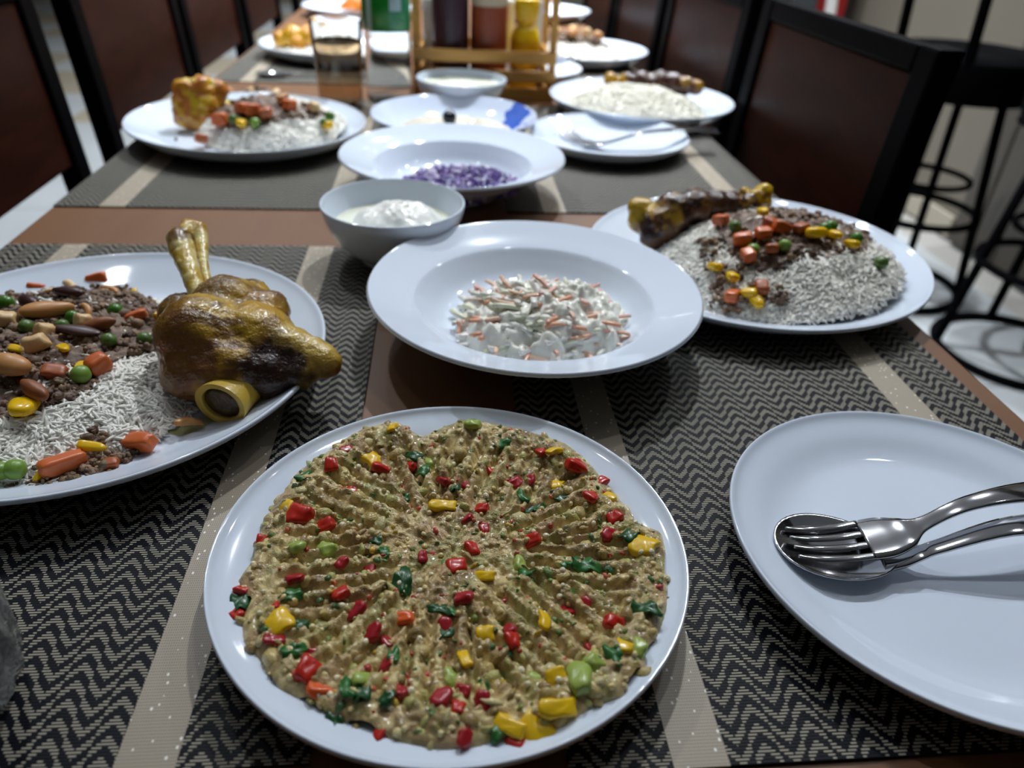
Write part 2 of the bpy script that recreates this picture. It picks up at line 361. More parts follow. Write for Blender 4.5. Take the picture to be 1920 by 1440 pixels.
# ------------------------------------------------------------------ woven mat materials
def math_node(N, L, op, a, b=None, c=None):
    n = N.new('ShaderNodeMath'); n.operation = op
    for i, v in enumerate((a, b, c)):
        if v is None: continue
        if isinstance(v, (int, float)): n.inputs[i].default_value = v
        else: L.new(v, n.inputs[i])
    return n.outputs[0]
def weave_mat():
    m, nt, p = new_mat('zigzag_weave'); N, L = nt.nodes, nt.links
    tc = N.new('ShaderNodeTexCoord'); sp = N.new('ShaderNodeSeparateXYZ')
    L.new(tc.outputs['Object'], sp.inputs[0])
    x, y = sp.outputs[0], sp.outputs[1]
    M = lambda op, a, b=None, c=None: math_node(N, L, op, a, b, c)
    TH, PX, Q = 0.00128, 0.0196, 0.00768
    row = M('FLOOR', M('DIVIDE', y, TH))
    yr = M('MULTIPLY', row, TH)
    fx = M('FRACT', M('ADD', M('DIVIDE', x, PX), 50.25))
    tri = M('ABSOLUTE', M('SUBTRACT', M('MULTIPLY', fx, 2.0), 1.0))          # 0..1..0
    jog = M('MULTIPLY', M('GREATER_THAN', tri, 0.5), 0.0022)
    t = M('ADD', M('ADD', yr, M('MULTIPLY', tri, 0.0108)), jog)
    band = M('FRACT', M('ADD', M('DIVIDE', t, Q), 80.0))
    light = M('LESS_THAN', band, 0.47)
    fy = M('FRACT', M('ADD', M('DIVIDE', y, TH), 400.0))
    th = M('MULTIPLY', M('GREATER_THAN', fy, 0.26), M('LESS_THAN', fy, 0.78))
    fac = M('MULTIPLY', light, th)
    no = N.new('ShaderNodeTexNoise'); no.inputs['Scale'].default_value = 900
    L.new(tc.outputs['Object'], no.inputs['Vector'])
    mx = N.new('ShaderNodeMixRGB'); L.new(fac, mx.inputs[0])
    mx.inputs[1].default_value = (0.0035, 0.0042, 0.0085, 1); mx.inputs[2].default_value = (0.40, 0.37, 0.30, 1)
    L.new(mx.outputs[0], p.inputs['Base Color'])
    p.inputs['Roughness'].default_value = 0.5; p.inputs['Specular IOR Level'].default_value = 0.15
    dome_ = M('MULTIPLY', M('SINE', M('MULTIPLY', fy, PI)), M('ADD', M('MULTIPLY', light, 0.7), 0.3))
    b = N.new('ShaderNodeBump'); b.inputs['Strength'].default_value = 0.5; b.inputs['Distance'].default_value = 0.0006
    L.new(dome_, b.inputs['Height']); L.new(b.outputs['Normal'], p.inputs['Normal'])
    return m
def stripe_mat():
    m, nt, p = new_mat('beige_glitter_weave'); N, L = nt.nodes, nt.links
    tc = N.new('ShaderNodeTexCoord'); sp = N.new('ShaderNodeSeparateXYZ')
    L.new(tc.outputs['Object'], sp.inputs[0])
    M = lambda op, a, b=None, c=None: math_node(N, L, op, a, b, c)
    gx = M('FRACT', M('ADD', M('DIVIDE', sp.outputs[0], 0.0009), 300.0)); gy = M('FRACT', M('ADD', M('DIVIDE', sp.outputs[1], 0.00128), 400.0))
    hole = M('MULTIPLY', M('GREATER_THAN', gx, 0.62), M('GREATER_THAN', gy, 0.62))
    # glitter thread: sparse points on a coarse lattice
    mp = N.new('ShaderNodeMapping'); mp.inputs['Scale'].default_value = (1 / 0.0030, 1 / 0.0042, 0)
    L.new(tc.outputs['Object'], mp.inputs['Vector'])
    vo = N.new('ShaderNodeTexVoronoi'); vo.inputs['Scale'].default_value = 1.0; vo.inputs['Randomness'].default_value = 0.6
    L.new(mp.outputs['Vector'], vo.inputs['Vector'])
    gl = M('LESS_THAN', vo.outputs['Distance'], 0.17)
    mx = N.new('ShaderNodeMixRGB'); L.new(hole, mx.inputs[0])
    mx.inputs[1].default_value = (0.385, 0.325, 0.245, 1); mx.inputs[2].default_value = (0.12, 0.095, 0.065, 1)
    mx2 = N.new('ShaderNodeMixRGB'); L.new(gl, mx2.inputs[0]); L.new(mx.outputs[0], mx2.inputs[1]); mx2.inputs[2].default_value = (0.95, 0.92, 0.86, 1)
    L.new(mx2.outputs[0], p.inputs['Base Color'])
    p.inputs['Roughness'].default_value = 0.45
    b = N.new('ShaderNodeBump'); b.inputs['Strength'].default_value = 0.4; b.inputs['Distance'].default_value = 0.0005; b.invert = True
    L.new(hole, b.inputs['Height']); L.new(b.outputs['Normal'], p.inputs['Normal'])
    return m
WEAVE, STRIPE = weave_mat(), stripe_mat()

# ------------------------------------------------------------------ the room
WALL = simple('beige_wall_paint', lin(94, 88, 77), rough=0.7, noise=0.03, nscale=3)
CEILM = simple('ceiling_paint', (0.55, 0.57, 0.60), rough=0.8)
TILE_W = simple('pale_polished_tile', lin(164, 168, 170), rough=0.18, noise=0.06, nscale=3)
TILE_B = simple('beige_polished_tile', lin(152, 143, 126), rough=0.2, noise=0.05, nscale=3)
GROUT = simple('grout', (0.25, 0.24, 0.22), rough=0.9)
FZ = -0.75
X0, X1, Y0, Y1 = -4.2, 1.9, -2.0, 9.0
fl = box('floor', ((X0 + X1) / 2, (Y0 + Y1) / 2, FZ - 0.03), (X1 - X0, Y1 - Y0, 0.05), GROUT); tag(fl, kind='structure')
TS = 0.6
tile_me = {}
for k, m_ in (('w', TILE_W), ('b', TILE_B)):
    bm = bmesh.new(); box_bm(bm, (0, 0, 0), (TS - 0.004, TS - 0.004, 0.01), 0.0012)
    me = bm_mesh(bm, 'tile'); me.materials.append(m_); tile_me[k] = me
ix = 0
x = -4.25 + TS / 2
while x < X1 + 0.2:
    iy = 0
    y = -1.5 + TS / 2
    while y < Y1:
        w = min(x + TS / 2, X1) - (x - TS / 2)
        kind = 'b' if (y > 3.9 and (ix + int(round((y - 4.2) / TS))) % 2 == 0) else 'w'
        if -3.6 < x < 1.9 and y > 0.2:
            t = link('tile', tile_me[kind])
            t.parent = fl
            cx = x if w > TS - 0.01 else x - (TS - w) / 2
            t.location = (cx - (X0 + X1) / 2, y - (Y0 + Y1) / 2, 0.03 - 0.0048)
            if w < TS - 0.01: t.scale.x = max(0.05, w / TS)
        y += TS; iy += 1
    x += TS; ix += 1
HC = CEIL - FZ
for nm, c, s in (('wall_left', (X0 - 0.05, (Y0 + Y1) / 2, (CEIL + FZ) / 2), (0.1, Y1 - Y0, HC)),
                 ('wall_right', (X1 + 0.05, (Y0 + Y1) / 2, (CEIL + FZ) / 2), (0.1, Y1 - Y0, HC)),
                 ('wall_back', ((X0 + X1) / 2, Y1 + 0.05, (CEIL + FZ) / 2), (X1 - X0 + 0.2, 0.1, HC)),
                 ('wall_front', ((X0 + X1) / 2, Y0 - 0.05, (CEIL + FZ) / 2), (X1 - X0 + 0.2, 0.1, HC))):
    tag(box(nm, c, s, WALL), kind='structure')
tag(box('ceiling', ((X0 + X1) / 2, (Y0 + Y1) / 2, CEIL + 0.05), (X1 - X0 + 0.2, Y1 - Y0 + 0.2, 0.1), CEILM), kind='structure')
SKIRT = simple('skirting_paint', lin(150, 143, 128), rough=0.5)
tag(box('baseboard_right', (X1 - 0.008, (2.5 + Y1) / 2, FZ + 0.045), (0.014, Y1 - 2.5, 0.08), SKIRT, bevel=0.003), kind='structure')
tag(box('baseboard_left', (X0 + 0.008, (Y0 + Y1) / 2, FZ + 0.045), (0.014, Y1 - Y0, 0.08), SKIRT, bevel=0.003), kind='structure')
# dark vertical cladding on the near part of the right wall
CLAD = wood('dark_cladding', lin(52, 48, 42), lin(66, 61, 53), rough=0.6, scale=(14, 14, 2))
cl = tag(box('trim_1', (X1 - 0.006, 1.15, (CEIL + FZ) / 2), (0.012, 2.66, HC - 0.01), CLAD), kind='structure')
bm = bmesh.new(); box_bm(bm, (0, 0, 0), (0.02, 0.118, HC - 0.02), 0.006); bat = bm_mesh(bm, 'panel'); bat.materials.append(CLAD)
for i in range(21):
    o = link('panel', bat, parent=cl, loc=(-0.012 + 0.0025 * (i % 2), -1.26 + i * 0.126, 0))

# ceiling downlights
EMIT = bpy.data.materials.new('lamp_diffuser'); EMIT.use_nodes = True
_p = EMIT.node_tree.nodes['Principled BSDF']; _p.inputs['Emission Color'].default_value = (0.93, 0.965, 1, 1); _p.inputs['Emission Strength'].default_value = 6
LFRAME = simple('white_lamp_ring', (0.8, 0.8, 0.8), rough=0.4)
ring_me = lathe([(0.046, -0.002), (0.060, -0.002), (0.062, 0.0), (0.062, 0.004), (0.046, 0.004), (0.046, -0.002)], 32, 'frame'); ring_me.materials.append(LFRAME)
dif_me = lathe([(0, -0.001), (0.0455, -0.001), (0.0455, 0.003), (0, 0.003)], 32, 'diffuser'); dif_me.materials.append(EMIT)
for x, y in LIGHT_XY:
    t = empty('ceiling_light', (x, y, CEIL - 0.004), 0, 'small round white recessed downlight in the ceiling', 'light', 'ceiling downlights')
    link('frame', ring_me, parent=t); link('diffuser', dif_me, parent=t)

# ------------------------------------------------------------------ the table
TX0, TX1, TY0, TY1 = -0.356, 0.352, -0.10, 2.68
tb = empty('dining_table', ((TX0 + TX1) / 2, (TY0 + TY1) / 2, FZ), 0, 'long brown laminate dining table carrying all the dishes and woven mats', 'table')
H = -FZ
box('tabletop', (0, 0, H - 0.0152), (TX1 - TX0, TY1 - TY0, 0.03), TABLEW, tb, bevel=0.002)
for sx in (-1, 1):
    for sy in (-1, 1):
        box('leg', (sx * 0.28, sy * 1.33, (H - 0.03) / 2), (0.05, 0.05, H - 0.031), BLACKWOOD, tb, bevel=0.003)
for sx in (-1, 1):
    box('apron', (sx * 0.28, 0, H - 0.066), (0.02, 2.6, 0.07), BLACKWOOD, tb, bevel=0.002)

# ------------------------------------------------------------------ woven mats
def placemat(x0, x1, y0, y1, s1, s2, label):
    """x0..x1 x y0..y1, glitter stripes at the x ranges s1 and s2"""
    cx, cy = (x0 + x1) / 2, (y0 + y1) / 2
    t = empty('placemat', (cx, cy, 0), 0, label, 'placemat', 'woven zigzag placemats on the brown table')
    xs = sorted([x0, x1, s1[0], s1[1], s2[0], s2[1]])
    for i in range(5):
        a, b = xs[i], xs[i + 1]
        st = i in (1, 3)
        o = box('glitter_stripe' if st else 'woven_panel', ((a + b) / 2 - cx, 0, 0.0007), (b - a - 0.00005, y1 - y0, 0.0013 if st else 0.0014), STRIPE if st else WEAVE, t)
        if st: o['label'] = 'beige stripe flecked with glitter'
    return t
placemat(-0.3525, -0.0475, 0.146, 0.596, (-0.3085, -0.2895), (-0.1128, -0.0922), 'woven placemat nearest the camera under the shank platter, left of the aubergine dip')
placemat(0.0415, 0.335, 0.137, 0.590, (0.0785, 0.0988), (0.2750, 0.2965), 'woven placemat nearest the camera under the empty side plate with spoon and fork')
placemat(-0.3545, -0.062, 0.685, 1.135, (-0.3148, -0.2915), (-0.1115, -0.0905), 'woven placemat under the platter with the golden chicken piece')
placemat(0.060, 0.351, 0.684, 1.122, (0.0966, 0.1185), (0.2900, 0.3120), 'woven placemat under the side plate with a lone fork')
placemat(-0.350, -0.060, 1.235, 1.68, (-0.311, -0.290), (-0.115, -0.094), 'far woven placemat under the plate with the bright yellow chicken')
placemat(0.060, 0.350, 1.235, 1.68, (0.097, 0.118), (0.290, 0.311), 'far woven placemat right of the wooden bottle caddy')
MZ = 0.0016
# ------------------------------------------------------------------ crockery
def coupe(R, h, seg=128, sx=1, sy=1, name='plate', flat=0.6):
    f = R * flat
    P = [(0, 0.0062), (f * 0.6, 0.0062), (f, 0.0066), (f + (R - f) * 0.28, 0.0066 + h * 0.10), (f + (R - f) * 0.58, 0.0066 + h * 0.34), (f + (R - f) * 0.85, h * 0.86), (R * 0.985, h * 0.99),
         (R * 0.996, h), (R, h - 0.0012), (R * 0.995, h - 0.0028), (R * 0.97, h - 0.0048), (f + (R - f) * 0.58, h * 0.34), (f * 1.10, 0.0030), (f * 1.04, 0.0004), (f * 1.0, 0.0), (f * 0.93, 0.0003), (f * 0.90, 0.0025), (0, 0.0025)]
    return lathe(smooth_prof(P, 4), seg, name, sx, sy)
def soup(R, h, well, seg=128, sx=1, sy=1):
    P = [(0, 0.0075), (well * 0.55, 0.0078), (well * 0.78, 0.0105), (well * 0.93, h * 0.55), (well, h * 0.70), (well * 1.04, h * 0.75), (R * 0.86, h * 0.86), (R * 0.975, h * 0.985), (R * 0.993, h),
         (R, h - 0.0013), (R * 0.992, h - 0.003), (R * 0.86, h * 0.74), (well * 1.02, h * 0.60), (well * 0.93, h * 0.44), (well * 0.66, 0.0045), (well * 0.61, 0.0), (well * 0.56, 0.0), (well * 0.54, 0.003), (0, 0.003)]
    return lathe(smooth_prof(P, 4), seg, 'plate', sx, sy)
def bowl_me(R, h):
    P = [(0, 0.0075), (R * 0.42, 0.0085), (R * 0.66, h * 0.30), (R * 0.84, h * 0.58), (R * 0.94, h * 0.86), (R * 0.968, h * 0.985), (R * 0.985, h), (R, h - 0.0012),
         (R * 0.985, h * 0.86), (R * 0.90, h * 0.58), (R * 0.72, h * 0.26), (R * 0.52, 0.0045), (R * 0.49, 0.0), (R * 0.44, 0.0), (R * 0.42, 0.0035), (0, 0.0035)]
    return lathe(smooth_prof(P, 4), 96, 'bowl')
def dish(name, me, x, y, label, cat, group=None, rz=0.0, z=MZ, mat=None):
    o = link(name, me, mat or PORC, loc=(x, y, z), rot=(0, 0, rz))
    return tag(o, label, cat, group)
C_BABA, C_COLE, C_ONION, C_BOWL, C_HUM, C_BOWL2 = (0.0027, 0.2312), (0.0602, 0.4468), (0.0096, 0.7395), (-0.0398, 0.5740), (0.0141, 0.9420), (0.0262, 1.0980)
C_NL, C_RO, C_LO, C_FF, C_FR, C_FK, C_FRR, C_FL = (-0.2071, 0.3905), (0.2530, 0.5480), (-0.2275, 0.9175), (0.2828, 1.0945), (0.2261, 0.2246), (0.2011, 0.9075), (0.253, 1.505), (-0.190, 1.47)
G_PL = 'large white dinner plates of rice'
dish('dinner_plate', coupe(0.1352, 0.0235, flat=0.68), *C_NL, 'large white plate holding the lamb shank and nutty rice, nearest on the left', 'plate', G_PL)
dish('dinner_plate', coupe(0.1375, 0.0205, flat=0.68, sx=0.965, sy=1.03), *C_RO, 'large white plate of rice and mince behind the coleslaw plate, by the first right chair', 'plate', G_PL, rz=math.radians(-51))
dish('dinner_plate', coupe(0.1370, 0.0235, flat=0.68, sx=1.04, sy=0.96), *C_LO, 'large white plate with golden chicken, mince and rice on the left of the water bottle', 'plate', G_PL, rz=math.radians(134))
dish('dinner_plate', coupe(0.1310, 0.0235, flat=0.68), *C_FF, 'large white plate of plain rice topped with a dark shank', 'plate', G_PL)
dish('dinner_plate', coupe(0.1340, 0.0235, 96, flat=0.68), *C_FRR, 'far white plate of rice and mince just right of the wooden caddy', 'plate', G_PL)
dish('dinner_plate', coupe(0.1340, 0.0235, 96, flat=0.68), *C_FL, 'far white plate with bright yellow chicken, left of the tall glass', 'plate', G_PL)
G_SP = 'small white side plates'
dish('side_plate', coupe(0.0973, 0.0195, flat=0.64), *C_FR, 'empty white side plate with a spoon and fork, in the near right corner', 'plate', G_SP)
dish('side_plate', coupe(0.0965, 0.0195, flat=0.64, sx=1.0, sy=1.0), *C_FK, 'white side plate with a lone fork, right of the purple cabbage plate', 'plate', G_SP)
dish('side_plate', coupe(0.0965, 0.0195, 96, flat=0.64), 0.137, 1.325, 'white side plate half hidden behind the wooden bottle caddy', 'plate', G_SP)
dish('serving_plate', coupe(0.1009, 0.0185, 192, flat=0.70), *C_BABA, 'round white plate filled with chunky aubergine dip, at the front', 'plate', z=MZ)
dish('soup_plate', soup(0.1100, 0.0380, 0.079, sy=1.035), *C_COLE, 'white wide-rimmed plate of coleslaw between the dip and the bowl', 'plate', 'white wide-rimmed soup plates')
dish('soup_plate', soup(0.1105, 0.0400, 0.077), *C_ONION, 'white wide-rimmed plate with chopped purple cabbage', 'plate', 'white wide-rimmed soup plates')
dish('bowl', bowl_me(0.0568, 0.0475), *C_BOWL, 'small white bowl with a mound of white sauce, behind the coleslaw', 'bowl', 'small white bowls of white sauce')
dish('bowl', bowl_me(0.0630, 0.0410), *C_BOWL2, 'small white bowl of white sauce in front of the wooden caddy', 'bowl', 'small white bowls of white sauce')
# plate with a blue painted flower
def painted():
    m, nt, p = new_mat('porcelain_with_blue_print'); N, L = nt.nodes, nt.links
    M = lambda op, a, b=None, c=None: math_node(N, L, op, a, b, c)
    tc = N.new('ShaderNodeTexCoord'); sp = N.new('ShaderNodeSeparateXYZ'); L.new(tc.outputs['Object'], sp.inputs[0])
    no = N.new('ShaderNodeTexNoise'); no.inputs['Scale'].default_value = 60; no.inputs['Detail'].default_value = 2; L.new(tc.outputs['Object'], no.inputs['Vector'])
    dx = M('DIVIDE', M('SUBTRACT', sp.outputs[0], 0.077), 0.021); dy = M('DIVIDE', M('SUBTRACT', sp.outputs[1], 0.030), 0.034)
    d = M('SQRT', M('ADD', M('MULTIPLY', dx, dx), M('MULTIPLY', dy, dy)))
    f1 = M('LESS_THAN', M('ADD', d, M('MULTIPLY', no.outputs['Fac'], 1.5)), 1.6)
    rr = M('SQRT', M('ADD', M('MULTIPLY', sp.outputs[0], sp.outputs[0]), M('MULTIPLY', sp.outputs[1], sp.outputs[1])))
    f2 = M('MULTIPLY', M('GREATER_THAN', rr, 0.099), M('GREATER_THAN', no.outputs['Fac'], 0.5))
    mx = N.new('ShaderNodeMixRGB'); L.new(f1, mx.inputs[0]); mx.inputs[1].default_value = (0.66, 0.74, 0.90, 1); mx.inputs[2].default_value = (0.06, 0.14, 0.55, 1)
    L.new(mx.outputs[0], p.inputs['Base Color']); p.inputs['Roughness'].default_value = 0.08
    return m
dish('painted_plate', coupe(0.1015, 0.030, flat=0.58), *C_HUM, 'white plate painted with a blue flower, holding pale dip and a black olive', 'plate', mat=painted())
def add_col(me, c):
    a = me.color_attributes.new('Col', 'FLOAT_COLOR', 'POINT')
    a.data.foreach_set('color', np.tile(np.array([*c, 1], np.float32), len(me.vertices)))
    return me

# ------------------------------------------------------------------ cutlery
def blade(path, prof, name):
    return tube(path, None, 14, flat=prof, name=name)
def interp(pts, n):
    P = np.array(pts, float); t = np.linspace(0, 1, len(P)); T = np.linspace(0, 1, n)
    out = []
    for k in range(P.shape[1]):
        # smooth monotone-ish Catmull
        q = []
        for tt in T:
            i = min(int(tt * (len(P) - 1)), len(P) - 2); u = tt * (len(P) - 1) - i
            p0, p1, p2, p3 = P[max(i - 1, 0), k], P[i, k], P[i + 1, k], P[min(i + 2, len(P) - 1), k]
            q.append(0.5 * (2 * p1 + (p2 - p0) * u + (2 * p0 - 5 * p1 + 4 * p2 - p3) * u * u + (3 * p1 - p0 - 3 * p2 + p3) * u ** 3))
        out.append(q)
    return np.array(out).T
def sheet(G, th, name):
    """grid of points (n, m, 3) thickened downwards"""
    n, m, _ = G.shape
    T = G.reshape(-1, 3)
    e1 = np.gradient(G, axis=0); e2 = np.gradient(G, axis=1)
    nn = np.cross(e1, e2); nn /= np.linalg.norm(nn, axis=2, keepdims=True) + 1e-12
    if nn[..., 2].mean() < 0: nn = -nn
    B = (G - nn * th).reshape(-1, 3)
    V = np.concatenate([T, B]); o = n * m; F = []
    for i in range(n - 1):
        for j in range(m - 1):
            a, b, c, d = i * m + j, i * m + j + 1, (i + 1) * m + j + 1, (i + 1) * m + j
            F.append((a, b, c, d)); F.append((o + d, o + c, o + b, o + a))
    for i in range(n - 1):
        for j in (0, m - 1):
            a, b = i * m + j, (i + 1) * m + j
            F.append((a, b, o + b, o + a))
    for j in range(m - 1):
        for i in (0, n - 1):
            a, b = i * m + j, i * m + j + 1
            F.append((a, b, o + b, o + a))
    bm = bmesh.new(); vs = [bm.verts.new(v) for v in V]
    for f in F: bm.faces.new([vs[k] for k in f])
    return bm_mesh(bm, name, True)
def handle_sheet(path, widths, th, crown, n=40, m=9):
    P = interp(path, n); w = interp([(x,) for x in widths], n)[:, 0]
    d = np.gradient(P, axis=0); d[:, 2] *= 0.3
    side = np.stack([-d[:, 1], d[:, 0], 0 * d[:, 0]], 1); side /= np.linalg.norm(side, axis=1, keepdims=True)
    s = np.linspace(-1, 1, m)
    G = P[:, None, :] + side[:, None, :] * (w[:, None, None] * s[None, :, None])
    G[:, :, 2] += crown * (1 - s[None, :] ** 2) * (w[:, None] / w.max())
    return sheet(G, th, 'handle')
def spoon(label, bowl_c, ang, a, b, depth, zrim, path, widths, group):
    t = empty('spoon', (*bowl_c, zrim), 0, label, 'spoon', group)
    n, m = 25, 40
    rr = np.linspace(0, 1, n); tt = np.linspace(0, 2 * PI, m, endpoint=False)
    V, F = [], []
    ca, sa = math.cos(ang), math.sin(ang)
    def pt(r, q, off):
        x = a * r * math.cos(q); y = b * r * math.sin(q) * (1 - 0.12 * math.cos(q))
        z = -depth * (1 - r ** 2.2) - off
        return (x * ca - y * sa, x * sa + y * ca, z)
    for off in (0, 0.0011):
        V.append(pt(0, 0, off))
        for r in rr[1:]:
            V += [pt(r, q, off) for q in tt]
    o = 1 + (n - 1) * m
    for s, base in ((0, 0), (1, o)):
        for k in range(m):
            k2 = (k + 1) % m
            F.append((base, base + 1 + k, base + 1 + k2) if not s else (base, base + 1 + k2, base + 1 + k))
            for i in range(n - 2):
                q = (base + 1 + i * m + k, base + 1 + (i + 1) * m + k, base + 1 + (i + 1) * m + k2, base + 1 + i * m + k2)
                F.append(q if not s else q[::-1])
    for k in range(m):
        k2 = (k + 1) % m; e = 1 + (n - 2) * m
        F.append((e + k, o + e + k, o + e + k2, e + k2))
    link('bowl', np_mesh('bowl', np.array(V), F), STEEL, t)
    loc = [(p[0] - bowl_c[0], p[1] - bowl_c[1], p[2] - zrim) for p in path]
    link('handle', handle_sheet(loc, widths, 0.0018, 0.0012), STEEL, t)
    return t
def fork(label, path_t, half, path, widths, group):
    """path_t: centre line of the tines (tip -> root), half: half width of the head"""
    o3 = path[0]
    t = empty('fork', o3, 0, label, 'fork', group)
    P = interp(path_t, 16)
    d = P[-1] - P[0]; side = np.array([-d[1], d[0], 0]); side /= np.linalg.norm(side)
    for k in range(4):
        off = (k - 1.5) / 1.5 * (half - 0.0017)
        taper = np.linspace(0.86, 1.0, 16)
        Q = P + side * off * taper[:, None] - np.array(o3)
        fl_ = [(0.0008 + 0.0011 * min(1, i / 4), 0.0007 + 0.0003 * min(1, i / 4)) for i in range(16)]
        link('tine', blade(Q, fl_, 'tine'), STEEL, t)
    loc = [(p[0] - o3[0], p[1] - o3[1], p[2] - o3[2]) for p in path]
    link('handle', handle_sheet(loc, widths, 0.0017, 0.0010, n=52), STEEL, t)
    return t
spoon('steel spoon lying under the fork on the empty side plate', (0.1745, 0.2265), math.radians(-14), 0.0270, 0.0200, 0.0052, 0.0150,
      [(0.1935, 0.2215, 0.0138), (0.2015, 0.2198, 0.0151), (0.210, 0.2193, 0.0172), (0.218, 0.2195, 0.0205), (0.250, 0.2225, 0.0285), (0.290, 0.2240, 0.0280), (0.323, 0.2245, 0.0245), (0.352, 0.225, 0.0230)],
      [0.0100, 0.0068, 0.0040, 0.0036, 0.0052, 0.0075, 0.0095, 0.0080], 'cutlery on the empty side plate')
fork('steel fork resting in the spoon on the empty side plate', [(0.1555, 0.2295, 0.0150), (0.166, 0.2290, 0.0140), (0.178, 0.2282, 0.0150), (0.1885, 0.2275, 0.0175)], 0.0118,
     [(0.1880, 0.2275, 0.0176), (0.197, 0.2270, 0.0200), (0.205, 0.2268, 0.0225), (0.213, 0.2278, 0.0265), (0.235, 0.2320, 0.0345), (0.270, 0.2360, 0.0370), (0.323, 0.2400, 0.0310), (0.352, 0.2415, 0.0270)],
     [0.0118, 0.0116, 0.0085, 0.0036, 0.0040, 0.0062, 0.0095, 0.0085], 'cutlery on the empty side plate')
fork('steel fork lying alone across the side plate near the wooden caddy', [(0.1480, 0.950, 0.0220), (0.155, 0.930, 0.0140), (0.163, 0.908, 0.0115), (0.171, 0.893, 0.0125)], 0.0110,
     [(0.1708, 0.8935, 0.0125), (0.180, 0.884, 0.0140), (0.190, 0.880, 0.0160), (0.203, 0.880, 0.0195), (0.240, 0.885, 0.0285), (0.280, 0.895, 0.0300), (0.335, 0.910, 0.0260)],
     [0.0110, 0.0105, 0.0060, 0.0034, 0.0040, 0.0060, 0.0085], 'cutlery beyond the cabbage plate')
spoon('steel spoon on the far left mat in front of the yellow chicken plate', (-0.268, 1.278), 0.1, 0.026, 0.018, 0.004, 0.0072,
      [(-0.245, 1.280, 0.0068), (-0.232, 1.281, 0.0068), (-0.20, 1.285, 0.0080), (-0.15, 1.290, 0.0065), (-0.12, 1.293, 0.0040)], [0.007, 0.0035, 0.004, 0.006, 0.008], 'cutlery on the far mats')
# ------------------------------------------------------------------ food: shared small pieces
def ico(sub, name='ico'):
    bm = bmesh.new(); bmesh.ops.create_icosphere(bm, subdivisions=sub, radius=1.0)
    V = np.array([v.co[:] for v in bm.verts]); F = np.array([[v.index for v in f.verts] for f in bm.faces]); bm.free()
    return V, F
ICO2, ICO3, ICO4 = ico(2), ico(3), ico(4)
def superbox(sub=3, p=4.0):
    V, F = ico(sub); n = (np.abs(V) ** p).sum(1) ** (1 / p)
    return V / n[:, None], F
def piece_mesh(name, V, F, mat, cols=None):
    me = np_mesh(name, V, F, True, cols); me.materials.append(mat); return me
PEA_M = [simple('pea_green', lin(66, 118, 30), rough=0.28, noise=0.25, nscale=250, sss=0.15), simple('pea_dull_green', lin(84, 116, 52), rough=0.35, noise=0.25, nscale=250), simple('pea_pale_green', lin(120, 156, 62), rough=0.35, noise=0.3, nscale=300)]
CORN_M = simple('sweetcorn', lin(238, 190, 14), rough=0.22, noise=0.12, nscale=200, sss=0.1)
CARROT_M = simple('carrot', lin(210, 104, 50), rough=0.35, noise=0.14, nscale=250)
CARROT2_M = simple('browned_carrot', lin(170, 88, 44), rough=0.4, noise=0.2, nscale=250)
NUT_M = simple('cashew', lin(228, 192, 140), rough=0.4, noise=0.12, nscale=160)
NUTR_M = simple('roasted_nut', lin(200, 142, 84), rough=0.4, noise=0.22, nscale=160)
ALM_M = simple('almond_skin', lin(142, 82, 44), rough=0.45, noise=0.25, nscale=180)
DARK_M = simple('dark_roasted_nut', lin(66, 36, 34), rough=0.38, noise=0.3, nscale=150)
def wob(V, amp, f, seed):
    n = np.stack([fbm(V, f, 2, seed + k * 7) - 0.5 for k in range(3)], 1)
    return V + n * amp * 2
V_, F_ = ICO3
PEA = [piece_mesh('pea', wob(V_, 0.08, 1.4, k) * (1, 1, 0.94), F_, PEA_M[k]) for k in range(3)]
cv, cf = superbox(3, 3.2)
def corn_shape(v):
    v = v.copy(); t = (v[:, 1] + 1) / 2
    v[:, 0] *= 0.62 + 0.38 * t; v[:, 2] *= 0.55 + 0.15 * t
    return v
CORN = [piece_mesh('corn', wob(corn_shape(cv), 0.06, 1.5, 30 + k), cf, CORN_M) for k in range(2)]
bv, bf = superbox(3, 7)
CARROT = [piece_mesh('carrot', wob(bv, 0.16, 1.1, 50 + k) * s, bf, mm) for k, (s, mm) in enumerate((((1, .8, .7), CARROT_M), ((1.1, .7, .8), CARROT_M), ((.9, .8, .6), CARROT2_M)))]
def cashew_mesh(mat, seed):
    n = 14; pts, fl = [], []
    for i in range(n):
        t = i / (n - 1); a = -1.25 + 2.5 * t
        pts.append((math.cos(a) * 0.62 - 0.45, math.sin(a) * 0.95, 0.04 * math.sin(5 * t)))
        r = 0.36 * (max(0.0, math.sin(PI * (0.06 + 0.88 * t))) ** 0.55) * (0.85 + 0.3 * t); fl.append((r, r * 0.85))
    me = tube(pts, None, 12, flat=fl, name='cashew'); me.materials.append(mat); return me
CASH = [cashew_mesh(NUT_M, 1), cashew_mesh(NUTR_M, 2)]
def almond_mesh(mat, seed, thick=0.42):
    v = V_.copy(); t = (v[:, 1] + 1) / 2
    v[:, 0] *= 0.56 * (1.0 - 0.42 * t ** 2); v[:, 2] *= thick
    return piece_mesh('almond', wob(v, 0.05, 2, seed), F_, mat)
ALMOND = [almond_mesh(NUTR_M, 3), almond_mesh(ALM_M, 4), almond_mesh(DARK_M, 5, 0.34)]
CHUNK = [piece_mesh('cashew_piece', wob(superbox(3, 4)[0] * (1, .85, .75), 0.35, 1.0, 70 + k), superbox(3, 4)[1], mm) for k, mm in enumerate((NUT_M, NUTR_M))]

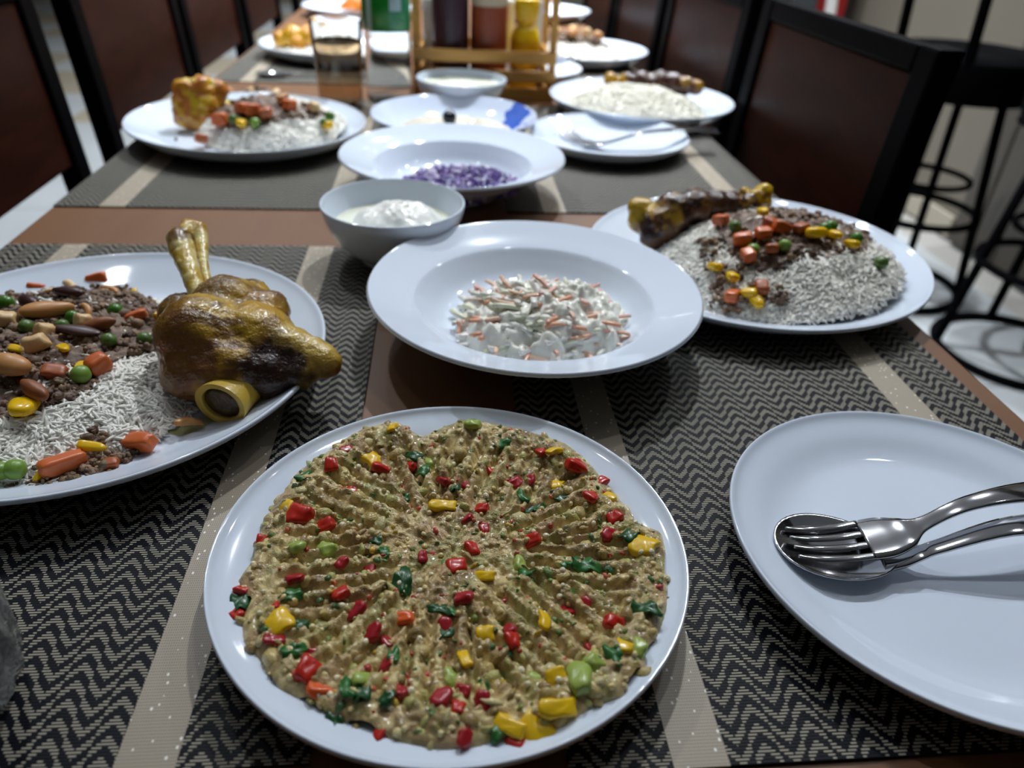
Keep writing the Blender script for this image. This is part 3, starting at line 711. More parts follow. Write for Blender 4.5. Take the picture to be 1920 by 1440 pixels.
def scatter_mesh(BV, BF, pos, R3, scale, cols, wobble=0.0, seed=0):
    """joined copies: pos (n,3), R3 (n,3,3), scale (n,3), cols (n,3)"""
    n, m = len(pos), len(BV)
    V = BV[None] * scale[:, None, :]
    if wobble:
        nz = np.random.default_rng(seed).normal(0, wobble, (n, m, 3)); V = V * (1 + nz)
    V = np.einsum('nij,nmj->nmi', R3, V) + pos[:, None, :]
    F = (BF[None] + (np.arange(n) * m)[:, None, None]).reshape(-1, BF.shape[1])
    return V.reshape(-1, 3), F, np.repeat(cols, m, axis=0)
def rand_rot(n, rng):
    q = rng.normal(size=(n, 4)); q /= np.linalg.norm(q, axis=1, keepdims=True)
    w, x, y, z = q.T
    return np.stack([np.stack([1 - 2 * (y * y + z * z), 2 * (x * y - z * w), 2 * (x * z + y * w)], -1), np.stack([2 * (x * y + z * w), 1 - 2 * (x * x + z * z), 2 * (y * z - x * w)], -1), np.stack([2 * (x * z - y * w), 2 * (y * z + x * w), 1 - 2 * (x * x + y * y)], -1)], 1)
def grain_base(rings=5, seg=5):
    V, F = [(-1, 0, 0)], []
    for i in range(rings):
        t = (i + 1) / (rings + 1) * 2 - 1; r = (1 - abs(t) ** 3.2) ** 0.5
        for k in range(seg):
            a = 2 * PI * k / seg; V.append((t, r * math.cos(a), r * math.sin(a)))
    V.append((1, 0, 0)); e = len(V) - 1
    for k in range(seg):
        k2 = (k + 1) % seg
        F.append((0, 1 + k2, 1 + k)); F.append((e, 1 + (rings - 1) * seg + k, 1 + (rings - 1) * seg + k2))
        for i in range(rings - 1):
            a, b, c, d = 1 + i * seg + k, 1 + i * seg + k2, 1 + (i + 1) * seg + k2, 1 + (i + 1) * seg + k
            F += [(a, b, c), (a, c, d)]
    return np.array(V, float), np.array(F)
GRAIN5, GRAIN3 = grain_base(5, 5), grain_base(3, 4)
def in_poly(X, Y, poly):
    ins = np.zeros(len(X), bool); n = len(poly)
    for i in range(n):
        x1, y1 = poly[i]; x2, y2 = poly[(i + 1) % n]
        c = ((y1 > Y) != (y2 > Y)) & (X < (x2 - x1) * (Y - y1) / (y2 - y1 + 1e-12) + x1)
        ins ^= c
    return ins
def dome(x, y, D):
    c, rx, ry, h, z0 = D[:5]; p = D[5] if len(D) > 5 else 0.75
    q = ((x - c[0]) / rx) ** 2 + ((y - c[1]) / ry) ** 2
    return z0 + h * np.clip(1 - q, 0, 1) ** p
def rice(label, D, n, L=0.0078, Wd=0.00088, base=GRAIN5, poly=None, plate=None, group='piles of white rice', clump=1.0, tone=(0.92, 0.90, 0.83), edge=1.04, seed=1, hole=None, tiltsd=0.24):
    rng = np.random.default_rng(seed)
    (cx, cy), rx, ry, h, z0 = D[:5]
    th = rng.uniform(0, 2 * PI, n * 3); rr = np.sqrt(rng.uniform(0, edge ** 2, n * 3))
    X, Y = cx + rx * rr * np.cos(th), cy + ry * rr * np.sin(th)
    if plate is not None:
        k = np.hypot(X - plate[0], Y - plate[1]) < plate[2]; X, Y = X[k], Y[k]
    if poly is not None:
        k = in_poly(X, Y, poly); X, Y = X[k], Y[k]
    if hole is not None:
        k = ~in_poly(X, Y, hole) | (rng.uniform(0, 1, len(X)) < 0.05); X, Y = X[k], Y[k]
    X, Y = X[:n], Y[:n]; n = len(X)
    P3 = np.stack([X, Y, 0 * X], 1)
    lump = (fbm(P3, 70, 2, seed + 3) - 0.5) * 0.007 * clump
    Z = dome(X, Y, D) + lump + rng.uniform(-0.0007, 0.0013, n)
    Z = np.maximum(Z, 0.0092)
    az = rng.uniform(0, 2 * PI, n); tilt = rng.normal(0, tiltsd, n)
    e = 0.002
    gx = (dome(X + e, Y, D) - dome(X - e, Y, D)) / (2 * e); gy = (dome(X, Y + e, D) - dome(X, Y - e, D)) / (2 * e)
    gx, gy = np.clip(gx, -1.2, 1.2), np.clip(gy, -1.2, 1.2)
    d = np.stack([np.cos(az), np.sin(az), np.cos(az) * gx + np.sin(az) * gy + np.tan(np.clip(tilt, -1, 1))], 1)
    d /= np.linalg.norm(d, axis=1, keepdims=True)
    up = np.array([0, 0, 1.0]); s = np.cross(up, d); s /= np.linalg.norm(s, axis=1, keepdims=True); u = np.cross(d, s)
    R3 = np.stack([d, s, u], 2)
    sc = np.stack([L / 2 * rng.uniform(0.75, 1.25, n), Wd * rng.uniform(0.85, 1.2, n), Wd * rng.uniform(0.8, 1.05, n)], 1)
    t = rng.uniform(0.9, 1.06, (n, 1)) * np.array(tone) * np.array([1, 1, 1]) ** 1
    BV = base[0].copy()
    V, F, Cc = scatter_mesh(BV, base[1], np.stack([X, Y, Z], 1), R3, sc, np.clip(t, 0, 0.97))
    # bend each grain a little
    m = len(BV); xb = np.tile(BV[:, 0], n); bend = np.repeat(rng.uniform(-0.0015, 0.0015, n), m) * (L / 0.0078)
    V = V + np.repeat(s, m, axis=0) * (bend * xb ** 2)[:, None]
    # packed body of the pile below the top grains
    nr, na = 26, 72
    a = np.linspace(0, 2 * PI, na, endpoint=False); q = np.linspace(0, 1, nr)[1:]
    bx = np.concatenate([[cx], (cx + rx * q[:, None] * np.cos(a)).ravel()]); by = np.concatenate([[cy], (cy + ry * q[:, None] * np.sin(a)).ravel()])
    if plate is not None:
        dx, dy = bx - plate[0], by - plate[1]; rr2 = np.hypot(dx, dy); f = np.minimum(1, (plate[2] - 0.002) / np.maximum(rr2, 1e-6)); bx, by = plate[0] + dx * f, plate[1] + dy * f
    bp = np.stack([bx, by, 0 * bx], 1)
    bz = np.maximum(dome(bx, by, D) + (fbm(bp, 70, 2, seed + 3) - 0.5) * 0.007 * clump - 0.0003, 0.0088)
    BFc = [(0, 1 + (k + 1) % na, 1 + k)[::-1] for k in range(na)]
    for i in range(nr - 2):
        for k in range(na):
            k2 = (k + 1) % na; p_, r_ = 1 + i * na + k, 1 + i * na + k2
            BFc.append((p_, p_ + na, r_ + na)); BFc.append((p_, r_ + na, r_))
    BV2 = np.stack([bx, by, bz], 1); o = len(V)
    V = np.concatenate([V, BV2]); F = np.concatenate([F, np.array(BFc) + o]); Cc = np.concatenate([Cc, np.tile(np.array(tone) * 0.98, (len(BV2), 1))])
    ob = link('rice', np_mesh('rice', V, F, True, Cc), RICE_M)
    return tag(ob, label, 'rice', group, 'stuff')
BROWNS = np.array([lin(132, 106, 84), lin(112, 86, 66), lin(148, 120, 94), lin(122, 98, 70), lin(92, 68, 54)])
ICO1 = ico(1)
def mince(label, D, poly, n, r0=0.0012, lift=0.002, poly2=None, n2=0, group='minced meat toppings', seed=5, plate=None, sub=ICO2, floor=0.0098, size=1.0):
    """a crust with n crumbly clusters on top; n2 loose clusters round the points poly2"""
    rng = np.random.default_rng(seed)
    p = np.array(poly)
    lz = lambda X, Y: dome(X, Y, D) + (fbm(np.stack([X, Y, 0 * X], 1), 90, 2, seed) - 0.5) * 0.007 * size
    def ok(X, Y): return in_poly(X, Y, poly) & ((np.hypot(X - plate[0], Y - plate[1]) < plate[2]) if plate is not None else True)
    X, Y = np.zeros(0), np.zeros(0)
    while len(X) < n:
        x = rng.uniform(p[:, 0].min(), p[:, 0].max(), n * 2); y = rng.uniform(p[:, 1].min(), p[:, 1].max(), n * 2); k = ok(x, y)
        X, Y = np.concatenate([X, x[k]]), np.concatenate([Y, y[k]])
    X, Y = X[:n], Y[:n]
    if n2:
        q = np.array(poly2)[rng.integers(0, len(poly2), n2)] + rng.normal(0, 0.003, (n2, 2)); X, Y = np.concatenate([X, q[:, 0]]), np.concatenate([Y, q[:, 1]])
    m = 13; N_ = len(X)
    cr = 0.0026 * size * rng.lognormal(0, 0.3, N_)
    Z = np.maximum(lz(X, Y) + lift * rng.uniform(-0.3, 1.0, N_), floor + 0.4 * cr)
    d = rng.normal(size=(N_, m, 3)); d /= np.linalg.norm(d, axis=2, keepdims=True); d *= rng.uniform(0.25, 1.0, (N_, m, 1)) * cr[:, None, None]; d[..., 2] *= 0.75
    P = (np.stack([X, Y, Z], 1)[:, None] + d).reshape(-1, 3); P[:, 2] = np.maximum(P[:, 2], floor)
    M_ = len(P); r = r0 * size * rng.lognormal(0, 0.3, M_)
    sc = r[:, None] * rng.uniform(0.7, 1.35, (M_, 3))
    c = np.repeat(BROWNS[rng.integers(0, len(BROWNS), N_)] * rng.uniform(0.8, 1.15, (N_, 1)), m, axis=0) * rng.uniform(0.85, 1.15, (M_, 1))
    V, F, Cc = scatter_mesh(sub[0], sub[1], P, rand_rot(M_, rng), sc, c, 0.10, seed)
    Cc = Cc * (0.75 + 0.5 * vnoise(V, 900, 3))[:, None]
    # crust
    st = 0.0011 * size; gx = np.arange(p[:, 0].min(), p[:, 0].max(), st); gy = np.arange(p[:, 1].min(), p[:, 1].max(), st)
    GX, GY = [a.ravel() for a in np.meshgrid(gx, gy, indexing='ij')]; G3 = np.stack([GX, GY, 0 * GX], 1)
    GZ = np.maximum(lz(GX, GY) + lift * 0.35 + 0.001 + ((fbm(G3, 260 / size, 2, seed + 2) - 0.5) * 0.005 + (vnoise(G3, 800 / size, seed + 9) - 0.5) * 0.0022) * size, floor)
    kk = ok(GX, GY).reshape(len(gx), len(gy)); idx = np.arange(len(GX)).reshape(len(gx), len(gy))
    a_ = kk[:-1, :-1] & kk[1:, :-1] & kk[1:, 1:] & kk[:-1, 1:]
    A_, B_, C_, D_ = idx[:-1, :-1][a_], idx[1:, :-1][a_], idx[1:, 1:][a_], idx[:-1, 1:][a_]
    FG = np.concatenate([np.stack([A_, B_, C_], 1), np.stack([A_, C_, D_], 1)])
    cg = mix(np.tile(BROWNS[0], (len(GX), 1)), np.tile(BROWNS[4], (len(GX), 1)), sstep(0.3, 0.7, fbm(G3, 330, 3, seed + 4)))
    o = len(V); V = np.concatenate([V, np.stack([GX, GY, GZ], 1)]); F = np.concatenate([F, FG + o]); Cc = np.concatenate([Cc, cg])
    return tag(link('minced_meat', np_mesh('minced_meat', V, F, True, Cc), MINCE_M), label, 'minced meat', group, 'stuff')
def mix(a, b, t): return a * (1 - t[:, None]) + b * t[:, None]
def put(name, meshes, D, xy, size, label, cat, group, k=0, rz=None, tilt=0.35, dz=0.5, lift=0.002, z=None, seed=0):
    """one loose piece resting on the pile D (or at height z)"""
    rg = random.Random(int(abs(xy[0]) * 1e5) * 31 + int(abs(xy[1]) * 1e5) * 7 + len(name))
    zz = z if z is not None else max(float(dome(np.array([xy[0]]), np.array([xy[1]]), D)[0]) + lift, 0.0105)
    s = size if hasattr(size, '__len__') else (size, size, size)
    o = link(name, meshes[k % len(meshes)], loc=(xy[0], xy[1], zz + dz * s[2]), rot=(rg.uniform(-tilt, tilt), rg.uniform(-tilt, tilt), rz if rz is not None else rg.uniform(0, 6.28)), sc=s)
    return tag(o, label, cat, group)

# ------------------------------------------------------------------ near left plate
D_NL = ((-.245, .378), .108, .105, .026, .009)
PL_NL = (*C_NL, 0.112)
rice('long grain white rice under the nutty mince on the near left plate', D_NL, 6500, plate=PL_NL, seed=2, L=0.0084, Wd=0.00092, hole=NLM)
mince('brown minced meat with nuts and peas on the near left plate', D_NL, NLM, 640, poly2=NLM2, n2=60, seed=6, plate=(C_NL[0], C_NL[1], 0.118))
g = 'peas on the near left plate'
for xy, s, k, lb in zip(NLP, (.0050, .0046, .0042, .0044, .0042, .0042, .0040, .0052, .0052, .0048), (0, 0, 0, 1, 1, 1, 1, 2, 2, 2), (
        'shiny pair-sized green pea at the left picture edge, on the mince', 'bright green pea in the middle of the mince between the cashews and the orange carrot', 'green pea partly hidden behind the pale long nut on the mince',
        'dull green pea below the dark-edged almond slice', 'dull green pea close to the lamb shank on the mince', 'dark green pea just under the tip of the pale long nut',
        'small pea showing below the pale long nut on the mince', 'pale wrinkled pea beside the orange carrot wedge at the rice edge', 'pale wrinkled pea at the front rim of the near left plate', 'pale pea cut by the left picture edge at the front rim')):
    put('pea', PEA, D_NL, xy, s, lb, 'pea', g, k)
g = 'sweetcorn kernels on the near left plate'
for xy, s, rz, lb in zip(NLC, ((.0046, .005, .0036), (.0036, .0078, .003), (.0028, .006, .0018), (.003, .0066, .002), (.0022, .003, .0018), (.0078, .0078, .0056), (.0032, .0068, .0030), (.0024, .0056, .0024)), (1.2, 0.6, 1.2, 0.1, 0, 0.1, 1.5, -0.25), (
        'yellow corn kernel pressed against the lamb shank', 'long yellow corn kernel right of the pale cashew half', 'flat yellow corn skin left of the pale cashew half', 'yellow corn kernel tucked behind the pale wrinkled pea',
        'tiny pale corn bit high on the mince near the back', 'largest glossy corn kernel, on the rice edge below the almonds', 'corn kernel lying flat in the front crumbs of the near left plate', 'narrow corn kernel standing by the front rim beside the pale pea')):
    put('corn_kernel', CORN, D_NL, xy, s, lb, 'corn', g, 0, rz=rz)
g = 'carrot dice on the near left plate'
for xy, s, k, rz, lb in zip(NLR, ((.0062, .0062, .0055), (.0062, .0058, .0062), (.0066, .005, .0045), (.0052, .0062, .0062), (.0066, .005, .0048), (.0105, .0052, .0056), (.0082, .0058, .005), (.0042, .0036, .0036)), (0, 1, 0, 1, 2, 0, 1, 2), (.3, .2, .4, .9, .1, .75, -.4, .2), (
        'orange carrot cube at the back left of the nutty mince', 'orange carrot cube on the very back crest of the nutty mince', 'flat orange carrot piece near the shank, beside the corn kernel', 'orange carrot wedge pointing up at the rice edge',
        'browned carrot cube in the mince below the pale cashew half', 'long orange carrot stick in the front crumbs of the near left plate', 'orange carrot piece lying clear of the rice near the front rim', 'small browned carrot bit among the front crumbs')):
    put('carrot_cube', CARROT, D_NL, xy, s, lb, 'carrot', g, k, rz=rz)
g = 'cashews on the near left plate'
for i, (xy, s, kk, rz, lb) in enumerate(zip(NLN, (.0085, .0085, .0070, .0070, .0088, .0075, .0080, .0060, .0088), ('c0', 'c1', 'c1', 'p0', 'p0', 'p0', 'p0', 'c0', 'c1'), (.6, 1.2, .5, 1.0, .4, 1.2, .2, 0, 2.2), (
        'pale cashew on the back crest of the mince beside the dark slice', 'golden cashew right of the carrot cube on the back crest', 'browned cashew upright behind the almonds in the middle', 'pale cashew piece in front of the brown almond',
        'pale pyramid-shaped cashew half beside the long corn kernel', 'pale cashew piece just above the pyramid-shaped half', 'pale broken cashew at the left picture edge', 'thin pale cashew sliver near the back left carrot cube', 'cashew lying alone on the bare plate in front of the shank'))):
    ms = {'c0': [CASH[0]], 'c1': [CASH[1]], 'p0': [CHUNK[0]]}[kk]
    put('cashew', ms, D_NL, xy, s * (0.72 if kk[0] == 'p' else 0.85), lb, 'cashew', g, 0, rz=rz, tilt=0.5, z=0.0105 if i == 8 else None)
g = 'almonds on the near left plate'
for xy, s, k, rz, lb in zip(NLA, ((.0125, .0145, .011), (.0085, .0095, .009), (.009, .0135, .006), (.0125, .0120, .013), (.009, .0110, .012), (.0085, .0115, .010), (.0085, .0110, .010)), (0, 1, 2, 0, 2, 2, 1), (-1.1, -1.3, 1.5, 1.4, .9, 1.3, .9), (
        'large pale almond lying across the middle of the mince', 'brown almond right of the dark-edged slice', 'dark-edged almond slice in the middle of the mince', 'large tan almond at the left picture edge above the big corn kernel',
        'dark purple roasted nut left of the pale almond', 'dark brown almond slice under the back cashew', 'brown almond half leaning behind the big corn kernel')):
    put('almond', ALMOND, D_NL, xy, s, lb, 'almond', g, k, rz=rz, tilt=0.3)
# a film of yellow broth on the bare plate
OIL = simple('yellow_broth', (0.93, 0.88, 0.38), rough=0.05, trans=1.0, ior=1.33)
def puddle(name, c, rx, ry, label, cat, mat, rz=0, z=MZ + 0.0063, h=0.0010, seed=3):
    a = np.linspace(0, 2 * PI, 48, endpoint=False); P = np.stack([np.cos(a), np.sin(a), 0 * a], 1); k = 1 + (fbm(P, 2.0, 2, seed) - 0.5) * 0.9
    V = [(0, 0, h)]; F = []
    for q, zz in ((0.5, h), (0.85, h * 0.75), (1.0, 0.0)):
        V += [(rx * q * kk * math.cos(t), ry * q * kk * math.sin(t), zz) for kk, t in zip(k, a)]
    for j in range(48):
        j2 = (j + 1) % 48; F.append((0, 1 + j, 1 + j2))
        for i in range(2): F.append((1 + i * 48 + j, 1 + (i + 1) * 48 + j, 1 + (i + 1) * 48 + j2, 1 + i * 48 + j2))
    return tag(link(name, np_mesh(name, np.array(V), F), mat, loc=(c[0], c[1], z), rot=(0, 0, rz)), label, cat)
puddle('broth_puddle', (-0.132, 0.333), 0.020, 0.009, 'thin yellow broth puddle in front of the lamb shank', 'broth', OIL, 0.4)

# ------------------------------------------------------------------ roast meat bodies
def remesh_blob(name, spheres, voxel, smooth_it=8, extra=None):
    bm = bmesh.new()
    for (x, y, z, r) in spheres:
        bmesh.ops.create_icosphere(bm, subdivisions=3, radius=r, matrix=Matrix.Translation((x, y, z)))
    for (p0, p1, r0, r1) in (extra or []):
        a, b = Vector(p0), Vector(p1); d = b - a
        m = Matrix.Translation((a + b) / 2) @ d.to_track_quat('Z', 'Y').to_matrix().to_4x4()
        bmesh.ops.create_cone(bm, cap_ends=True, segments=20, radius1=r0, radius2=r1, depth=d.length, matrix=m)
    me = bpy.data.meshes.new('tmp'); bm.to_mesh(me); bm.free()
    o = bpy.data.objects.new('tmp', me); COL.objects.link(o)
    md = o.modifiers.new('r', 'REMESH'); md.mode = 'VOXEL'; md.voxel_size = voxel
    ms = o.modifiers.new('s', 'SMOOTH'); ms.iterations = smooth_it; ms.factor = 0.5
    dg = bpy.context.evaluated_depsgraph_get(); dg.update()
    m2 = bpy.data.meshes.new_from_object(o.evaluated_get(dg))
    bpy.data.objects.remove(o); bpy.data.meshes.remove(me)
    m2.name = name
    return m2
def mesh_arrays(me):
    n = len(me.vertices); v = np.empty(n * 3, np.float32); me.vertices.foreach_get('co', v)
    nr_ = np.empty(n * 3, np.float32); me.vertices.foreach_get('normal', nr_)
    return v.reshape(-1, 3).astype(float), nr_.reshape(-1, 3).astype(float)
def finish_meat(me, disp, colfn, seed):
    V, Nn = mesh_arrays(me)
    d = sum((fbm(V, f, 2, seed + i) - 0.5) * a for i, (f, a) in enumerate(disp))
    V2 = V + Nn * d[:, None]
    me.vertices.foreach_set('co', V2.astype(np.float32).ravel())
    c = np.ones((len(V), 4), np.float32); c[:, :3] = np.clip(colfn(V, Nn), 0, 1)
    a = me.color_attributes.get('Col') or me.color_attributes.new('Col', 'FLOAT_COLOR', 'POINT')
    a.data.foreach_set('color', c.ravel())
    me.polygons.foreach_set('use_smooth', np.ones(len(me.polygons), bool)); me.update()
    return me
def mix(a, b, t): return a * (1 - t[:, None]) + b * t[:, None]
A3 = lambda *c: np.array(lin(*c))
def blot(V, c, r, soft=0.5, nf=160, na=0.5, seed=1):
    d = np.linalg.norm(V - np.array(c), axis=1) / r + (fbm(V, nf, 3, seed) - 0.5) * na * 2
    return 1 - sstep(1 - soft, 1, d)
# the lamb shank on the near left plate
def shank_col(V, Nn):
    n1 = fbm(V * (0.6, 1, 1), 60, 3, 21); n2 = fbm(V * (0.45, 1.3, 1), 190, 3, 22)
    c = mix(np.tile(A3(136, 98, 34), (len(V), 1)), np.tile(A3(194, 154, 38), (len(V), 1)), sstep(0.36, 0.60, n1))
    c = mix(c, np.tile(A3(96, 60, 34), (len(V), 1)), 0.8 * sstep(0.52, 0.68, n2))
    c = mix(c, np.tile(A3(108, 66, 34), (len(V), 1)), 0.92 * blot(V, (-0.150, 0.355, 0.032), 0.040, 0.5, 90, 0.4, 5))       # brown left flank
    c = mix(c, np.tile(A3(112, 84, 50), (len(V), 1)), 0.85 * blot(V, (-0.142, 0.412, 0.058), 0.034, 0.6, 90, 0.4, 6))
    c = mix(c, np.tile(A3(196, 150, 44), (len(V), 1)), 0.9 * blot(V, (-0.098, 0.392, 0.055), 0.026, 0.7, 90, 0.4, 7))       # yellow fat on top
    c = mix(c, np.tile(A3(208, 176, 84), (len(V), 1)), 0.9 * blot(V, (-0.074, 0.368, 0.042), 0.026, 0.5, 90, 0.3, 8))       # pale fatty tip
    c = mix(c, np.tile(A3(46, 24, 26), (len(V), 1)), 0.97 * blot(V, (-0.093, 0.353, 0.030), 0.024, 0.35, 120, 0.35, 9))       # charred patch
    c = mix(c, np.tile(A3(120, 62, 22), (len(V), 1)), 0.8 * blot(V, (-0.060, 0.356, 0.026), 0.012, 0.7, 120, 0.3, 10))
    return c
sh = empty('lamb_shank', (0, 0, 0), 0, 'glossy roast lamb shank with bare bones on the near left plate', 'meat', 'roast meat on the plates')
me = finish_meat(remesh_blob('meat', SH, 0.0014, 40), ((40, 0.0050), (120, 0.0020), (420, 0.0012), (900, 0.0006)), shank_col, 31)
link('meat', me, MEAT_M, sh)
def bone_col(V, Nn):
    c = mix(np.tile(A3(222, 204, 136), (len(V), 1)), np.tile(A3(190, 158, 60), (len(V), 1)), sstep(0.4, 0.65, fbm(V, 180, 3, 3)))
    t = sstep(0.455, 0.470, V[:, 1] + (fbm(V, 120, 2, 4) - 0.5) * 0.012)
    c = mix(c, np.tile(A3(176, 130, 30), (len(V), 1)), t * 0.95)
    return mix(c, np.tile(A3(84, 34, 16), (len(V), 1)), 0.85 * blot(V, (-0.164, 0.452, 0.069), 0.010, 0.5, 200, 0.3, 3))
def chain(L): return [(L[i][:3], L[i + 1][:3], L[i][3], L[i + 1][3]) for i in range(len(L) - 1)]
for L_ in (SHB1, SHB2):
    me = finish_meat(remesh_blob('bone', L_, 0.0010, 5, chain(L_)), ((140, 0.0012), (380, 0.0008)), bone_col, 41)
    link('bone', me, BONE_M, sh)
# sawn marrow bone at the front
p0, p1 = Vector((-0.1090, 0.3580, 0.0215)), Vector((-0.1185, 0.3325, 0.0225))
dirv = (p1 - p0); LN = dirv.length
cut = lathe(smooth_prof([(0.0, -0.004), (0.008, -0.004), (0.0112, 0.0), (0.0116, LN * 0.5), (0.0132, LN - 0.001), (0.0128, LN), (0.0105, LN), (0.0098, LN - 0.001), (0.0092, LN - 0.0045), (0.0, LN - 0.0055)], 4), 40, 'marrow_bone', 1.12, 0.92)
V, Nn = mesh_arrays(cut)
rad = np.hypot(V[:, 0] / 1.12, V[:, 1] / 0.92)
inner = ((V[:, 2] > LN - 0.0075) & (rad < 0.0097) & (Nn[:, 2] > -0.5)).astype(float)
cc = mix(np.tile(A3(206, 178, 84), (len(V), 1)), np.tile(A3(186, 150, 40), (len(V), 1)), fbm(V, 200, 2, 5))
cc = mix(cc, mix(np.tile(A3(70, 54, 34), (len(V), 1)), np.tile(A3(112, 92, 52), (len(V), 1)), sstep(0.4, 0.7, fbm(V, 400, 2, 6))), inner)
a = cut.color_attributes.new('Col', 'FLOAT_COLOR', 'POINT'); c4 = np.ones((len(V), 4), np.float32); c4[:, :3] = cc; a.data.foreach_set('color', c4.ravel())
ob = link('marrow_bone', cut, BONE_M, sh, loc=p0); ob.rotation_euler = dirv.to_track_quat('Z', 'Y').to_euler(); ob['label'] = 'sawn yellow bone end'
MARROW = simple('dark_marrow', lin(78, 60, 38), rough=0.3, noise=0.5, nscale=300, bump=0.6, bscale=500)
link('marrow', lathe([(0, LN - 0.0018), (0.005, LN - 0.0016), (0.0094, LN - 0.0022), (0.0094, LN - 0.006), (0, LN - 0.006)], 32, 'marrow', 1.12, 0.92), MARROW, ob)

# ------------------------------------------------------------------ right plate (behind the coleslaw)
D_RO = ((.272, .534), .108, .106, .043, .008, 0.95)
rice('white rice dome topped with mince on the plate behind the coleslaw', D_RO, 5200, plate=(*C_RO, 0.112), seed=8, L=0.0088, Wd=0.00072, hole=ROM, tiltsd=0.32)
mince('brown minced meat with carrot and corn on the plate behind the coleslaw', D_RO, ROM, 330, poly2=ROM2, n2=110, seed=9, lift=0.003)
g = 'carrot dice on the plate behind the coleslaw'
for i, (xy, lb) in enumerate(zip(ROR, ('orange carrot cube at the left tip of the right plate mince', 'orange carrot piece on top beside the dark shank', 'orange carrot cube in the centre of the right plate mince', 'reddest carrot cube right of centre on the right plate mince', 'orange carrot stick left of the pea pair on the right plate',
        'browned carrot piece below the centre of the right plate mince', 'orange carrot chip at the lower edge of the right plate mince', 'small browned carrot above the centre of the right plate mince', 'browned carrot cube left of the big corn kernel', 'flat orange carrot at the front rim of the right plate', 'browned carrot bit among the front crumbs of the right plate'))):
    put('carrot_cube', CARROT, D_RO, xy, (.0062, .0056, .0055), lb, 'carrot', g, (0, 0, 0, 1, 1, 2, 0, 2, 2, 0, 2)[i], lift=0.004)
g = 'sweetcorn kernels on the plate behind the coleslaw'
for i, (xy, lb) in enumerate(zip(ROC, ('corn kernel on the crest of the right plate mince near the shank', 'second corn kernel just below the crest one near the shank', 'largest corn kernel at the right of the right plate mince', 'corn kernel behind the largest one on the right plate', 'corn kernel at the far right end of the right plate mince', 'corn kernel on the left slope of the right plate rice', 'pale corn kernel below the left slope one', 'corn kernel in the front crumbs of the right plate', 'corn kernel nearest the front rim of the right plate'))):
    s = .0085 if i == 2 else .0062
    put('corn_kernel', CORN, D_RO, xy, (s * .8, s, s * .8), lb, 'corn', g, i, lift=0.004)
g = 'peas on the plate behind the coleslaw'
for i, (xy, lb) in enumerate(zip(ROP, ('dark pea at the left of the right plate mince', 'pale green pea below the carrots on the right plate', 'small pea at the lower edge of the right plate mince', 'bright pea beside the largest corn kernel', 'pea at the far right end of the right plate mince', 'lone green pea on the bare rim of the right plate', 'pea behind the largest corn kernel on the right plate'))):
    put('pea', PEA, D_RO, xy, .0050, lb, 'pea', g, (1, 2, 2, 0, 0, 1, 0)[i], lift=0.003)
def shank2_col(V, Nn):
    n1 = fbm(V, 60, 3, 61); n2 = fbm(V, 130, 3, 62)
    c = mix(np.tile(A3(84, 50, 26), (len(V), 1)), np.tile(A3(150, 112, 46), (len(V), 1)), sstep(0.5, 0.62, n1))
    c = mix(c, np.tile(A3(48, 26, 24), (len(V), 1)), sstep(0.5, 0.6, n2))
    c = mix(c, np.tile(A3(196, 158, 30), (len(V), 1)), 0.95 * blot(V, (0.163, 0.588, 0.040), 0.019, 0.4, 120, 0.4, 4))
    c = mix(c, np.tile(A3(178, 140, 40), (len(V), 1)), 0.8 * blot(V, (0.186, 0.570, 0.040), 0.014, 0.5, 160, 0.6, 5))
    return mix(c, np.tile(A3(64, 32, 24), (len(V), 1)), 0.85 * blot(V, (0.225, 0.585, 0.05), 0.026, 0.5, 120, 0.3, 6))
s2 = empty('lamb_shank', (0, 0, 0), 0, 'dark roast shank with a yellow end on the plate behind the coleslaw', 'meat', 'roast meat on the plates')
link('meat', finish_meat(remesh_blob('meat', SR, 0.0018, 14), ((60, 0.005), (160, 0.003)), shank2_col, 71), MEAT_M, s2)
def yel_col(V, Nn): return mix(np.tile(A3(206, 168, 22), (len(V), 1)), np.tile(A3(136, 96, 24), (len(V), 1)), sstep(0.5, 0.7, fbm(V, 150, 2, 7)))
link('bone', finish_meat(remesh_blob('bone', SRK, 0.0014, 3), ((160, 0.004),), yel_col, 72), BONE_M, s2)

# ------------------------------------------------------------------ left plate with golden chicken
D_LO = ((-.195, .920), .088, .085, .036, .009)
rice('white rice under mince on the plate with the golden chicken', D_LO, 3000, base=GRAIN3, plate=(*C_LO, 0.112), seed=12, L=0.0088, Wd=0.0011, hole=LOM)
mince('minced meat with nuts on the plate with the golden chicken', D_LO, LOM, 130, seed=13, lift=0.004, size=1.5, sub=ICO1)
def gold_col(V, Nn):
    c = mix(np.tile(A3(204, 142, 30), (len(V), 1)), np.tile(A3(188, 110, 40), (len(V), 1)), sstep(0.4, 0.62, fbm(V, 60, 3, 81)))
    return mix(c, np.tile(A3(214, 176, 40), (len(V), 1)), sstep(0.5, 0.7, fbm(V, 110, 2, 82)))
ch = finish_meat(remesh_blob('chicken_piece', CH, 0.0022, 5), ((60, 0.006), (170, 0.004), (420, 0.002)), gold_col, 83); ch.materials.append(MEAT_M)
tag(link('chicken_piece', ch), 'golden roast chicken piece standing beside rice on the left plate', 'meat', 'roast meat on the plates')
